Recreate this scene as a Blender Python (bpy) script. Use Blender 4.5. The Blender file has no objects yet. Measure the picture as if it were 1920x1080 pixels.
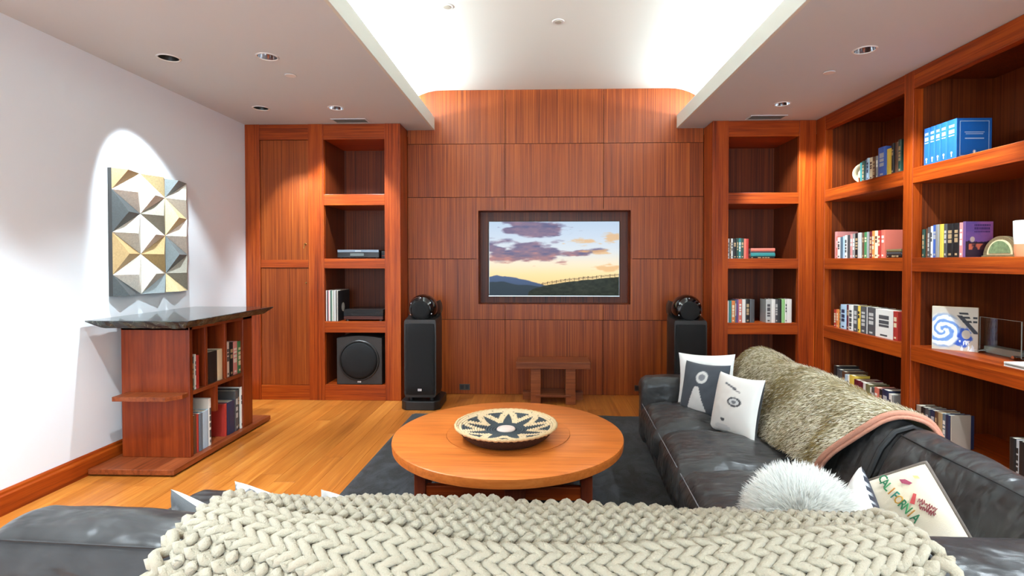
import bpy, bmesh, math, random
import numpy as np
from math import sin, cos, pi, sqrt, radians as R
from mathutils import Vector, Matrix, noise

random.seed(7)
sc = bpy.context.scene
COL = sc.collection

# ------------------------------------------------------------------ camera, world, exposure
cam_d = bpy.data.cameras.new('camera'); cam = bpy.data.objects.new('camera', cam_d); COL.objects.link(cam)
cam_d.sensor_fit = 'HORIZONTAL'; cam_d.sensor_width = 36.0
cam_d.lens = 988.72 / 1920 * 36.0
cam_d.shift_x = -(985.54 - 960) / 1920
cam_d.shift_y = -(540 - 506.43) / 1920
cam_d.clip_start = 0.05
cam.location = (0, 0, 1.4)
cam.rotation_euler = (pi / 2 - 0.0172, 0, 0.0307)
sc.camera = cam
w = bpy.data.worlds.new('world'); sc.world = w; w.use_nodes = True
w.node_tree.nodes['Background'].inputs[0].default_value = (1, 0.97, 0.92, 1)
w.node_tree.nodes['Background'].inputs[1].default_value = 0.3
sc.view_settings.view_transform = 'Standard'; sc.view_settings.look = 'None'
sc.view_settings.gamma = 1.0; sc.view_settings.use_curve_mapping = False
sc.view_settings.exposure = 0.72
try:
    sc.cycles.use_denoising = True
    sc.cycles.max_bounces = 8; sc.cycles.diffuse_bounces = 5; sc.cycles.glossy_bounces = 4; sc.cycles.use_adaptive_sampling = True; sc.cycles.adaptive_threshold = 0.025
    sc.cycles.sample_clamp_indirect = 6.0; sc.cycles.caustics_reflective = False; sc.cycles.caustics_refractive = False
except Exception: pass
SPOT_W = 112.0; COVE_W = 128.0; WARM = (0.79, 0.92, 1.0); COVE_C = (0.80, 0.92, 1.0); FILL_W = 185.0; FILL_C = (0.70, 0.875, 1.0)

# added area lamp for neutral fill, set at an invented rear window
dl = bpy.data.lights.new('added_fill', 'AREA'); dl.shape = 'RECTANGLE'; dl.size = 4.4; dl.size_y = 2.0; dl.energy = FILL_W; dl.color = FILL_C
dlo = bpy.data.objects.new('added_fill', dl); COL.objects.link(dlo); dlo.location = (-0.1, -3.17, 1.45); dlo.rotation_euler = (pi / 2, 0, 0)

# ------------------------------------------------------------------ room numbers (metres)
XL, XR, D1, D2, ZC = -2.978, 2.661, 5.215, 5.501, 2.767
XA1, XA2, XS1, XS2 = -1.407, 1.666, -1.12, 1.386
YB, ZV = -3.2, 3.18            # rear wall, vault ceiling
NB = 5.775                      # back of the niches
XBK = 3.22                      # back of the right bookcases

# ------------------------------------------------------------------ materials
def lin(c):
    if isinstance(c, str):
        c = c.lstrip('#'); c = [int(c[i:i+2], 16) / 255 for i in (0, 2, 4)]
    return tuple((v / 12.92 if v <= 0.04045 else ((v + 0.055) / 1.055) ** 2.4) for v in c) + (1.0,)
MATS = {}
def nmat(name):
    m = bpy.data.materials.new(name); m.use_nodes = True
    nt = m.node_tree; b = nt.nodes['Principled BSDF']
    return m, nt, b
def plain(name, c, rough=0.5, metal=0.0, spec=0.5, coat=0.0, bump=0.0, bscale=60, var=0.0, sheen=0.0, emit=None, es=1.0, trans=0.0):
    if name in MATS: return MATS[name]
    m, nt, b = nmat(name)
    c = lin(c)
    b.inputs['Base Color'].default_value = c; b.inputs['Roughness'].default_value = rough
    b.inputs['Metallic'].default_value = metal; b.inputs['Specular IOR Level'].default_value = spec
    b.inputs['Coat Weight'].default_value = coat; b.inputs['Sheen Weight'].default_value = sheen
    b.inputs['Transmission Weight'].default_value = trans
    if emit: b.inputs['Emission Color'].default_value = lin(emit); b.inputs['Emission Strength'].default_value = es
    tc = nt.nodes.new('ShaderNodeTexCoord'); n = nt.nodes.new('ShaderNodeTexNoise')
    n.inputs['Scale'].default_value = bscale; n.inputs['Detail'].default_value = 5
    nt.links.new(tc.outputs['Object'], n.inputs['Vector'])
    if bump:
        bp = nt.nodes.new('ShaderNodeBump'); bp.inputs['Strength'].default_value = bump; bp.inputs['Distance'].default_value = 0.01
        nt.links.new(n.outputs['Fac'], bp.inputs['Height']); nt.links.new(bp.outputs['Normal'], b.inputs['Normal'])
    if var:
        rp = nt.nodes.new('ShaderNodeValToRGB')
        rp.color_ramp.elements[0].position = 0.3; rp.color_ramp.elements[1].position = 0.7
        rp.color_ramp.elements[0].color = tuple(v * (1 - var) for v in c[:3]) + (1,)
        rp.color_ramp.elements[1].color = tuple(min(1, v * (1 + var)) for v in c[:3]) + (1,)
        nt.links.new(n.outputs['Fac'], rp.inputs['Fac']); nt.links.new(rp.outputs['Color'], b.inputs['Base Color'])
    MATS[name] = m; return m
def wood(name, dark, mid, light, axis='Z', freq=55.0, stretch=0.02, rough=0.35, rand=0.12, coat=0.15, pores=0.25, wide=0.4):
    """Straight-grained timber: stretched noise along AXIS, small tint change from piece to piece."""
    if name in MATS: return MATS[name]
    m, nt, b = nmat(name); N = nt.nodes.new; L = nt.links.new
    tc = N('ShaderNodeTexCoord'); oi = N('ShaderNodeObjectInfo')
    mul = N('ShaderNodeMath'); mul.operation = 'MULTIPLY'; mul.inputs[1].default_value = 37.0
    L(oi.outputs['Random'], mul.inputs[0])
    add = N('ShaderNodeVectorMath'); add.operation = 'ADD'
    L(tc.outputs['Object'], add.inputs[0]); L(mul.outputs[0], add.inputs[1])
    def tex(f, st, det, dist=0.0):
        mp = N('ShaderNodeMapping'); s = [f, f, f]; s['XYZ'.index(axis)] = f * st
        mp.inputs['Scale'].default_value = s
        n = N('ShaderNodeTexNoise'); n.inputs['Scale'].default_value = 1.0; n.inputs['Detail'].default_value = det
        n.inputs['Distortion'].default_value = dist
        L(add.outputs[0], mp.inputs['Vector']); L(mp.outputs[0], n.inputs['Vector']); return n
    n1 = tex(freq, stretch, 3, 0.3); n2 = tex(freq * 0.12, stretch * 4, 2, 0.5); n3 = tex(freq * 5, stretch, 2)
    mx = N('ShaderNodeMix'); mx.data_type = 'FLOAT'; mx.inputs[0].default_value = wide
    L(n1.outputs['Fac'], mx.inputs[2]); L(n2.outputs['Fac'], mx.inputs[3])
    mx2 = N('ShaderNodeMix'); mx2.data_type = 'FLOAT'; mx2.inputs[0].default_value = pores
    L(mx.outputs[0], mx2.inputs[2]); L(n3.outputs['Fac'], mx2.inputs[3])
    rp = N('ShaderNodeValToRGB'); e = rp.color_ramp.elements
    e[0].position = 0.34; e[0].color = lin(dark); e[1].position = 0.66; e[1].color = lin(light)
    k = e.new(0.5); k.color = lin(mid)
    L(mx2.outputs[0], rp.inputs['Fac'])
    hs = N('ShaderNodeHueSaturation')
    mr = N('ShaderNodeMapRange'); mr.inputs[3].default_value = 1 - rand; mr.inputs[4].default_value = 1 + rand
    L(oi.outputs['Random'], mr.inputs[0]); L(mr.outputs[0], hs.inputs['Value']); L(rp.outputs['Color'], hs.inputs['Color'])
    L(hs.outputs['Color'], b.inputs['Base Color'])
    b.inputs['Roughness'].default_value = rough + 0.04; b.inputs['Specular IOR Level'].default_value = 0.3; b.inputs['Coat Weight'].default_value = coat * 0.4; b.inputs['Coat Roughness'].default_value = 0.25
    bp = N('ShaderNodeBump'); bp.inputs['Strength'].default_value = 0.06; bp.inputs['Distance'].default_value = 0.004
    L(mx2.outputs[0], bp.inputs['Height']); L(bp.outputs['Normal'], b.inputs['Normal'])
    MATS[name] = m; return m
def hair_mat(name):
    m, nt, b = nmat(name); a = nt.nodes.new('ShaderNodeAttribute'); a.attribute_name = 'Col'; d = nt.nodes.new('ShaderNodeBsdfDiffuse'); t = nt.nodes.new('ShaderNodeBsdfTranslucent'); mx = nt.nodes.new('ShaderNodeMixShader'); mx.inputs[0].default_value = 0.45
    nt.links.new(a.outputs['Color'], d.inputs['Color']); nt.links.new(a.outputs['Color'], t.inputs['Color']); nt.links.new(d.outputs[0], mx.inputs[1]); nt.links.new(t.outputs[0], mx.inputs[2]); nt.links.new(mx.outputs[0], nt.nodes['Material Output'].inputs['Surface']); nt.nodes.remove(b)
    MATS[name] = m; return m
def attr_mat(name, rough=0.6, emit=0.0, spec=0.3, bump=0.0, bscale=200, sheen=0.0):
    if name in MATS: return MATS[name]
    m, nt, b = nmat(name); a = nt.nodes.new('ShaderNodeAttribute'); a.attribute_name = 'Col'
    b.inputs['Roughness'].default_value = rough; b.inputs['Specular IOR Level'].default_value = spec; b.inputs['Sheen Weight'].default_value = sheen
    if emit:
        b.inputs['Base Color'].default_value = (0.01, 0.01, 0.01, 1)
        nt.links.new(a.outputs['Color'], b.inputs['Emission Color']); b.inputs['Emission Strength'].default_value = emit
    else: nt.links.new(a.outputs['Color'], b.inputs['Base Color'])
    if bump:
        tc = nt.nodes.new('ShaderNodeTexCoord'); n = nt.nodes.new('ShaderNodeTexNoise'); n.inputs['Scale'].default_value = bscale
        bp = nt.nodes.new('ShaderNodeBump'); bp.inputs['Strength'].default_value = bump; bp.inputs['Distance'].default_value = 0.004
        nt.links.new(tc.outputs['Object'], n.inputs['Vector']); nt.links.new(n.outputs['Fac'], bp.inputs['Height']); nt.links.new(bp.outputs['Normal'], b.inputs['Normal'])
    MATS[name] = m; return m

MAH = ('#4a1f0e', '#7c3a1b', '#a0532a')
wood('mahogany_upright', '#5e1e04', '#92390b', '#b05314', 'Z', 60, 0.02, rand=0.07)
wood('mahogany_x', '#5e1e04', '#92390b', '#b05314', 'X', 60, 0.02, rand=0.07)
wood('mahogany_y', '#5e1e04', '#92390b', '#b05314', 'Y', 60, 0.02, rand=0.07)
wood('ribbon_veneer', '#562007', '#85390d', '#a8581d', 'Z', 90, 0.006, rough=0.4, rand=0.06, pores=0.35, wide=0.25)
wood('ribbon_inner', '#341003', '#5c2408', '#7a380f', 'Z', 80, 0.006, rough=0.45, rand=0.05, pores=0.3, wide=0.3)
wood('cherry_bar', '#561c08', '#7a2e0c', '#8e3c13', 'Z', 50, 0.03, rough=0.38, rand=0.03)
wood('table_top', '#aa5822', '#c86d2d', '#d77f3c', 'X', 45, 0.05, rough=0.3, rand=0.02, coat=0.3)
wood('floor_timber', '#935018', '#ae6626', '#c38038', 'Y', 40, 0.03, rough=0.28, rand=0.10, coat=0.3, wide=0.5)
plain('white_wall', '#e3e9ee', 0.75, bump=0.03, bscale=300)
plain('ceiling_paint', '#cbd3d8', 0.8)
plain('vault_paint', '#d8dad2', 0.8)
plain('dark_gap', '#1c0d07', 0.8)

# ------------------------------------------------------------------ mesh helpers
class MB:
    def __init__(s): s.v = []; s.f = []; s.m = []
    def add(s, vs, fs, mi=0):
        o = len(s.v); s.v += [tuple(p) for p in vs]
        for f in fs: s.f.append(tuple(i + o for i in f)); s.m.append(mi)
        return s
    def box(s, x0, x1, y0, y1, z0, z1, mi=0):
        vs = [(x, y, z) for z in (z0, z1) for y in (y0, y1) for x in (x0, x1)]
        return s.add(vs, [(0,2,3,1),(4,5,7,6),(0,1,5,4),(2,6,7,3),(0,4,6,2),(1,3,7,5)], mi)
    def prism(s, poly, a, b, axis='Z', mi=0):
        """POLY: 2-D outline, counter-clockwise; extruded from A to B along AXIS."""
        def P(p, h): return (p[0], p[1], h) if axis == 'Z' else ((p[0], h, p[1]) if axis == 'Y' else (h, p[0], p[1]))
        n = len(poly); vs = [P(p, a) for p in poly] + [P(p, b) for p in poly]
        fs = [tuple(range(n))[::-1], tuple(range(n, 2 * n))] + [(i, (i + 1) % n, n + (i + 1) % n, n + i) for i in range(n)]
        return s.add(vs, fs, mi)
    def lathe(s, prof, n=32, c=(0, 0, 0), axis='Z', mi=0, cap=True):
        vs = []; fs = []; k = len(prof)
        for i in range(n):
            a = 2 * pi * i / n
            for r, h in prof:
                p = (r * cos(a), r * sin(a), h)
                if axis == 'Y': p = (p[0], p[2], p[1])
                if axis == 'X': p = (p[2], p[0], p[1])
                vs.append((p[0] + c[0], p[1] + c[1], p[2] + c[2]))
        for i in range(n):
            j = (i + 1) % n
            for q in range(k - 1): fs.append((i * k + q, j * k + q, j * k + q + 1, i * k + q + 1))
        if cap:
            if prof[0][0] > 1e-6: fs.append(tuple(i * k for i in range(n))[::-1])
            if prof[-1][0] > 1e-6: fs.append(tuple(i * k + k - 1 for i in range(n)))
        return s.add(vs, fs, mi)
    def tube(s, pts, r, n=8, mi=0, closed=False):
        pts = [Vector(p) for p in pts]; N = len(pts); vs = []; fs = []
        up = None
        for i in range(N):
            t = (pts[(i + 1) % N] - pts[i - 1]) if (closed or 0 < i < N - 1) else (pts[1] - pts[0] if i == 0 else pts[-1] - pts[-2])
            t.normalize()
            if up is None:
                up = Vector((0, 0, 1)) if abs(t.z) < 0.9 else Vector((1, 0, 0))
            up = (up - t * up.dot(t)); up.normalize(); sd = t.cross(up)
            rr = r[i] if hasattr(r, '__len__') else r
            for k in range(n):
                a = 2 * pi * k / n; vs.append(pts[i] + (up * cos(a) + sd * sin(a)) * rr)
        for i in range(N if closed else N - 1):
            j = (i + 1) % N
            for k in range(n): fs.append((i * n + k, i * n + (k + 1) % n, j * n + (k + 1) % n, j * n + k))
        if not closed: fs += [tuple(range(n)), tuple(range((N - 1) * n, N * n))[::-1]]
        return s.add(vs, fs, mi)
    def grid(s, P, mi=0, flip=False):
        """P: rows x cols of points."""
        r = len(P); c = len(P[0]); vs = [p for row in P for p in row]; fs = []
        for i in range(r - 1):
            for j in range(c - 1):
                q = (i * c + j, i * c + j + 1, (i + 1) * c + j + 1, (i + 1) * c + j); fs.append(q[::-1] if flip else q)
        return s.add(vs, fs, mi)
def build(name, mb, mats, parent=None, smooth=False, bevel=0.0, loc=None, fix=True):
    me = bpy.data.meshes.new(name); me.from_pydata(mb.v, [], mb.f)
    if not isinstance(mats, (list, tuple)): mats = [mats]
    for m in mats: me.materials.append(MATS[m] if isinstance(m, str) else m)
    if len(mats) > 1: me.polygons.foreach_set('material_index', mb.m)
    if fix:
        bm = bmesh.new(); bm.from_mesh(me); bmesh.ops.recalc_face_normals(bm, faces=bm.faces); bm.to_mesh(me); bm.free()
    if smooth:
        me.polygons.foreach_set('use_smooth', [True] * len(me.polygons))
        if smooth != 'all':
            try: me.set_sharp_from_angle(angle=R(40))
            except Exception: pass
    me.update()
    o = bpy.data.objects.new(name, me); COL.objects.link(o)
    if parent is not None:
        o.parent = parent
        if parent.type == 'EMPTY' and parent.get('_w'): o.location = -parent.location
    if loc is not None: o.location = loc
    if bevel:
        bv = o.modifiers.new('bevel', 'BEVEL'); bv.width = bevel; bv.segments = 2; bv.limit_method = 'ANGLE'; bv.angle_limit = R(40)
        bv.harden_normals = False
    return o
def tag(o, label=None, cat=None, group=None, kind=None):
    if label: o['label'] = label
    if cat: o['category'] = cat
    if group: o['group'] = group
    if kind: o['kind'] = kind
    return o
def thing(name, label, cat, loc=(0, 0, 0), rz=0.0, group=None, world=True):
    """An Empty at the thing's base; with WORLD its parts are given in room coordinates."""
    o = bpy.data.objects.new(name, None); COL.objects.link(o); o.location = loc; o.rotation_euler = (0, 0, rz); o.empty_display_size = 0.1
    if world: o['_w'] = 1
    return tag(o, label, cat, group)
def bx(name, x0, x1, y0, y1, z0, z1, mat, parent=None, bevel=0.003):
    return build(name, MB().box(x0, x1, y0, y1, z0, z1), mat, parent, bevel=bevel)
def copy_obj(o, parent=None):
    c = o.copy(); COL.objects.link(c)
    if parent is not None: c.parent = parent
    return c
def set_col(o, cols):
    """one linear colour for each vertex"""
    me = o.data; a = me.color_attributes.new('Col', 'FLOAT_COLOR', 'POINT')
    a.data.foreach_set('color', np.asarray(cols, dtype=np.float32).ravel())
def linear(c):
    c = np.asarray(c, dtype=float); return np.where(c <= 0.04045, c / 12.92, ((c + 0.055) / 1.055) ** 2.4)
def paint_panel(name, o0, u, v, nu, nv, func, mat, parent, thick=0.0):
    """A flat print: NU x NV cells on the rectangle o0 + s*u + t*v; func(S, T) -> sRGB array."""
    o0, u, v = Vector(o0), Vector(u), Vector(v)
    P = [[o0 + u * (j / nu) + v * (i / nv) for j in range(nu + 1)] for i in range(nv + 1)]
    o = build(name, MB().grid(P), mat, parent, fix=False)
    S, T = np.meshgrid(np.linspace(0, 1, nu + 1), np.linspace(0, 1, nv + 1))
    c = linear(np.clip(func(S, T), 0, 1)).reshape(-1, 3)
    set_col(o, np.concatenate([c, np.ones((len(c), 1))], axis=1)); return o
def vnoise(x, y, seed=0):
    """value noise on arrays"""
    rs = np.random.RandomState(seed); g = rs.rand(64, 64)
    xi = np.floor(x).astype(int); yi = np.floor(y).astype(int); fx = x - xi; fy = y - yi
    fx = fx * fx * (3 - 2 * fx); fy = fy * fy * (3 - 2 * fy); G = lambda a, b: g[b % 64, a % 64]
    return (G(xi, yi) * (1 - fx) + G(xi + 1, yi) * fx) * (1 - fy) + (G(xi, yi + 1) * (1 - fx) + G(xi + 1, yi + 1) * fx) * fy
def fbm(x, y, seed=0, o=4):
    s = 0; a = 0.5
    for k in range(o): s = s + a * vnoise(x * 2 ** k, y * 2 ** k, seed + k); a *= 0.5
    return s / (1 - 0.5 ** o)
def rounded_box(sx, sy, sz, r, n=8, puff=0.0, puff_bottom=0.0, wr=0.0, wscale=5.0, seed=0, side_puff=0.0):
    """A soft box centred on the origin, half sizes sx sy sz, corner radius r; puff swells the top face, wr wrinkles it."""
    bm = bmesh.new(); bmesh.ops.create_cube(bm, size=2.0)
    bmesh.ops.subdivide_edges(bm, edges=bm.edges[:], cuts=n, use_grid_fill=True)
    half = Vector((sx, sy, sz)); mb = MB()
    for v in bm.verts:
        q = Vector((v.co.x, v.co.y, v.co.z)); u = q.copy()
        p = Vector((q.x * sx, q.y * sy, q.z * sz))
        c = Vector([max(-h + r, min(h - r, k)) for k, h in zip(p, half)]); d = p - c
        # distribute the corner cells evenly
        if d.length > 1e-9: p = c + d.normalized() * min(r, max(abs(d.x), abs(d.y), abs(d.z)))
        fu = (1 - u.x ** 4) * (1 - u.y ** 4)
        if p.z > 0: p.z += puff * fu * (p.z / sz)
        else: p.z += -puff_bottom * fu * (-p.z / sz)
        if side_puff:
            p.x += side_puff * u.x * (1 - u.y ** 2) * (1 - u.z ** 2); p.y += side_puff * u.y * (1 - u.x ** 2) * (1 - u.z ** 2)
        if wr:
            nv = noise.noise((p.x * wscale + seed, p.y * wscale * 0.6, p.z * wscale + seed * 3)) + 0.5 * noise.noise((p.x * wscale * 2.3, p.y * wscale * 2.3 + seed, p.z * wscale * 2))
            p += (p - c).normalized() * nv * wr if (p - c).length > 1e-6 else Vector((0, 0, nv * wr * (1 if u.z > 0 else 0)))
        mb.v.append(tuple(p))
    bm.verts.index_update()
    for f in bm.faces: mb.f.append(tuple(v.index for v in f.verts)); mb.m.append(0)
    bm.free(); return mb
def move(mb, loc=(0, 0, 0), rot=None):
    M = Matrix.Translation(loc) @ (rot.to_4x4() if rot is not None else Matrix.Identity(4))
    mb.v = [tuple(M @ Vector(p)) for p in mb.v]; return mb

# ================================================================== THE SETTING
def vault_z(x):
    d = max(-1.05 - x, x - 1.31, 0.0); return ZV - 0.53 + sqrt(max(0.53 ** 2 - d * d, 0.0))
# ---- floor: slab and boards running away from the camera
floor = build('floor', MB().box(XL, XBK, YB, 5.86, -0.10, -0.014), 'dark_gap'); tag(floor, 'honey coloured timber board floor', None, None, 'structure')
rnd = random.Random(3); PW = 0.142; x = XL
plank_mesh = {}
def plank(x0, x1, y0, y1):
    b = 0.0012; mb = MB()
    vs = [(x0, y0, -0.014), (x1, y0, -0.014), (x1, y1, -0.014), (x0, y1, -0.014), (x0, y0, -b), (x1, y0, -b), (x1, y1, -b), (x0, y1, -b),
          (x0 + b, y0 + b, 0), (x1 - b, y0 + b, 0), (x1 - b, y1 - b, 0), (x0 + b, y1 - b, 0)]
    fs = [(8, 9, 10, 11)] + [(a, (a + 1) % 4, (a + 1) % 4 + 4, a + 4) for a in range(4)] + [(a + 4, (a + 1) % 4 + 4, (a + 1) % 4 + 8, a + 8) for a in range(4)]
    mb.add(vs, fs); return build('floor_board', mb, 'floor_timber', floor, fix=False)
while x < XBK - 0.01:
    x1 = min(x + PW - 0.0008, XBK); y = YB; L = rnd.uniform(0.6, 2.4)
    while y < 5.80:
        y1 = min(y + L, 5.80); plank(x, x1, y, y1 - 0.0008 if y1 < 5.8 else y1); y = y1; L = rnd.uniform(1.5, 2.8)
    x += PW
# ---- plain walls
tag(bx('wall_left', XL - 0.12, XL, YB, 5.86, -0.1, 3.35, 'white_wall', bevel=0), 'plain off-white painted wall', None, None, 'structure')
WX0, WX1, WZ0, WZ1 = -2.35, 2.15, 0.42, 2.48
rw = MB().box(XL - .12, WX0, YB - .12, YB, -.1, 3.35).box(WX1, XBK + .15, YB - .12, YB, -.1, 3.35).box(WX0, WX1, YB - .12, YB, -.1, WZ0).box(WX0, WX1, YB - .12, YB, WZ1, 3.35)
tag(build('wall_rear', rw, 'white_wall'), 'plain off-white wall with an added window, behind the camera', None, None, 'structure')
plain('added_window_paint', '#e4e2de', 0.5)
def thin_glass(name, tint, refl):
    m, nt, b = nmat(name); t = nt.nodes.new('ShaderNodeBsdfTransparent'); t.inputs[0].default_value = tint; g = nt.nodes.new('ShaderNodeBsdfGlossy'); g.inputs['Roughness'].default_value = 0.02; mx = nt.nodes.new('ShaderNodeMixShader'); mx.inputs[0].default_value = refl
    nt.links.new(t.outputs[0], mx.inputs[1]); nt.links.new(g.outputs[0], mx.inputs[2]); nt.links.new(mx.outputs[0], nt.nodes['Material Output'].inputs['Surface']); nt.nodes.remove(b); MATS[name] = m; return m
thin_glass('added_window_glass', (.95, .98, .98, 1), .06)
win = MB()  # window added out of view to go with the neutral fill lamp
for x_ in np.linspace(WX0, WX1 - .06, 4): win.box(x_, x_ + .06, YB - .09, YB - .03, WZ0, WZ1)
win.box(WX0, WX1, YB - .09, YB - .03, WZ0, WZ0 + .06).box(WX0, WX1, YB - .09, YB - .03, WZ1 - .06, WZ1)
wo = tag(build('added_window_1', win, 'added_window_paint'), 'added unseen three-light window behind the camera, housing the fill lamp', None, None, 'structure')
for k in range(3): bx('added_pane', WX0 + .06 + k * 1.48, WX0 + 1.48 + k * 1.48, YB - .063, YB - .057, WZ0 + .06, WZ1 - .06, 'added_window_glass', wo, 0)
tag(bx('wall_right', XBK + 0.03, XBK + 0.15, YB, 5.86, -0.1, 3.35, 'white_wall', bevel=0), 'wall behind the tall right-hand bookcases', None, None, 'structure')
bb = MB().prism([(XL, 0.0), (XL + 0.024, 0.0), (XL + 0.024, 0.108), (XL + 0.016, 0.116), (XL + 0.016, 0.13), (XL + 0.008, 0.139), (XL, 0.139)], YB, D1 - 0.002, 'Y')
tag(build('baseboard_left', bb, 'mahogany_y', bevel=0.002), 'mahogany skirting board along the white wall', None, None, 'structure')
# ---- panelled back wall with the recess for the screen
TX0, TX1, TZ0, TZ1, TD = -0.663, 0.920, 0.949, 1.926, 0.19
wb = MB(); g = 0.020
wb.box(XA1, XA2, D2 + g, D2 + g + 0.02, 0, TZ0); wb.box(XA1, XA2, D2 + g, D2 + g + 0.02, TZ1, 3.0)
wb.box(XA1, TX0, D2 + g, D2 + g + 0.02, TZ0, TZ1); wb.box(TX1, XA2, D2 + g, D2 + g + 0.02, TZ0, TZ1)
wb.box(XL, XBK + 0.15, 5.82, 5.90, -0.1, 3.35)
wall_back = tag(build('wall_back', wb, 'dark_gap'), 'mahogany veneer panelled wall around a recessed screen', None, None, 'structure')
ZJ = [0.0, 0.785, 1.422, 2.065, 2.620]; XJ = [XA1, -0.384, 0.638, XA2]; J = 0.0022
def vpanel(poly): return build('wall_panel', MB().prism(poly, D2, D2 + 0.018, 'Y'), 'ribbon_veneer', wall_back, bevel=0.0015)
for i in range(3):
    a, b = XJ[i] + J, XJ[i + 1] - J
    for r in (0, 3): vpanel([(a, ZJ[r] + J), (b, ZJ[r] + J), (b, ZJ[r + 1] - J), (a, ZJ[r + 1] - J)])
    n = 14; top = [(b + (a - b) * k / n, vault_z(b + (a - b) * k / n) - 0.001) for k in range(n + 1)]
    vpanel([(a, ZJ[4] + J), (b, ZJ[4] + J)] + top)
z1, z2 = ZJ[1] + J, ZJ[2] - J; z3, z4 = ZJ[2] + J, ZJ[3] - J
a, b, c, d = XJ[0] + J, XJ[1] - J, XJ[2] + J, XJ[3] - J
vpanel([(a, z1), (b, z1), (b, TZ0), (TX0, TZ0), (TX0, z2), (a, z2)]); vpanel([(a, z3), (TX0, z3), (TX0, TZ1), (b, TZ1), (b, z4), (a, z4)])
vpanel([(XJ[1] + J, z1), (XJ[2] - J, z1), (XJ[2] - J, TZ0), (XJ[1] + J, TZ0)]); vpanel([(XJ[1] + J, TZ1), (XJ[2] - J, TZ1), (XJ[2] - J, z4), (XJ[1] + J, z4)])
vpanel([(c, z1), (d, z1), (d, z2), (TX1, z2), (TX1, TZ0), (c, TZ0)]); vpanel([(c, TZ1), (TX1, TZ1), (TX1, z3), (d, z3), (d, z4), (c, z4)])
nb = MB().box(TX0 - 0.02, TX1 + 0.02, D2 + TD, D2 + TD + 0.02, TZ0 - 0.02, TZ1 + 0.02)
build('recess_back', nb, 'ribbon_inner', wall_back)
nl = MB(); nl.box(TX0 - 0.018, TX0, D2 + 0.001, D2 + TD, TZ0, TZ1); nl.box(TX1, TX1 + 0.018, D2 + 0.001, D2 + TD, TZ0, TZ1)
nl.box(TX0 - 0.018, TX1 + 0.018, D2 + 0.001, D2 + TD, TZ0 - 0.018, TZ0); nl.box(TX0 - 0.018, TX1 + 0.018, D2 + 0.001, D2 + TD, TZ1, TZ1 + 0.018)
build('recess_lining', nl, 'mahogany_x', wall_back)
# ---- ceiling: curved vault between two dropped soffits, each with a raised lip that hides a cove light
prof = [(XA1 - 0.001, 2.80)] + [(XA1 + (XA2 - XA1) * k / 60, vault_z(XA1 + (XA2 - XA1) * k / 60)) for k in range(61)] + [(XA2 + 0.001, 2.80)]
outer = [(XA2 + 0.06, 2.80), (XA2 + 0.06, 3.30), (XA1 - 0.06, 3.30), (XA1 - 0.06, 2.80)]
vm = MB(); n = len(prof)
vm.grid([[(p[0], YB, p[1]) for p in prof], [(p[0], 5.82, p[1]) for p in prof]])
vm.box(XL - 0.1, XBK + 0.15, YB - 0.1, 5.90, 3.30, 3.36)
ceiling = tag(build('ceiling', vm, 'vault_paint', smooth=True, fix=False), 'raised white vault with rounded edges between two lower soffits', None, None, 'structure')
LIGHTS_L = [(-2.51, y) for y in (4.665, 3.497, 2.33, 1.16, 0.0, -1.17)] + [(-1.836, y) for y in (4.68, 3.497, 2.33, 1.16, 0.0, -1.17)]
LIGHTS_R = [(2.09, y) for y in (4.68, 3.505, 2.33, 1.16, 0.0, -1.17)]
def soffit(x0, x1, lights, lip_x, d):
    """underside with round openings for the downlights, slab above, raised lip on the vault side"""
    mb = MB(); h = 0.09; rr = 0.062
    xs = sorted({x0, x1} | {round(l[0] + s * h, 4) for l in lights for s in (-1, 1)}); ys = sorted({YB, 5.80} | {round(l[1] + s * h, 4) for l in lights for s in (-1, 1)})
    ys2 = []                                            # rows of lights in the two files differ by a few mm: merge
    for i in range(len(xs) - 1):
        col = [l for l in lights if xs[i] < l[0] < xs[i + 1]]
        yy = sorted({YB, 5.80} | {round(l[1] + s * h, 4) for l in col for s in (-1, 1)})
        for j in range(len(yy) - 1):
            hit = [l for l in col if yy[j] < l[1] < yy[j + 1]]
            if not hit:
                mb.add([(xs[i], yy[j], ZC), (xs[i + 1], yy[j], ZC), (xs[i + 1], yy[j + 1], ZC), (xs[i], yy[j + 1], ZC)], [(0, 3, 2, 1)])
            else:
                cx, cy = hit[0]; sq = []; ci = []
                for k in range(24):
                    t = 2 * pi * k / 24; q = max(abs(cos(t)), abs(sin(t)))
                    sq.append((cx + h * cos(t) / q, cy + h * sin(t) / q, ZC)); ci.append((cx + rr * cos(t), cy + rr * sin(t), ZC))
                mb.add(sq + ci, [(k, k + 24, (k + 1) % 24 + 24, (k + 1) % 24) for k in range(24)])
    e = x1 if d > 0 else x0
    mb.add([(x0, YB, 2.80), (x1, YB, 2.80), (x1, 5.80, 2.80), (x0, 5.80, 2.80)] if False else [(e - 0.34 * d, YB, 2.80), (e, YB, 2.80), (e, 5.5, 2.80), (e - 0.34 * d, 5.5, 2.80)], [(0, 1, 2, 3)])
    o = build('soffit', mb, 'ceiling_paint', ceiling, fix=False)
    lm = MB().box(min(e, e - 0.025 * d), max(e, e - 0.025 * d), YB, D2 - 0.001, ZC - 0.0005, 2.90)
    build('soffit_lip', lm, 'vault_paint', ceiling, bevel=0.003)
    return o
soffit(XL, XS1, LIGHTS_L, XS1, 1); soffit(XS2, XBK + 0.03, LIGHTS_R, XS2, -1)
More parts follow.
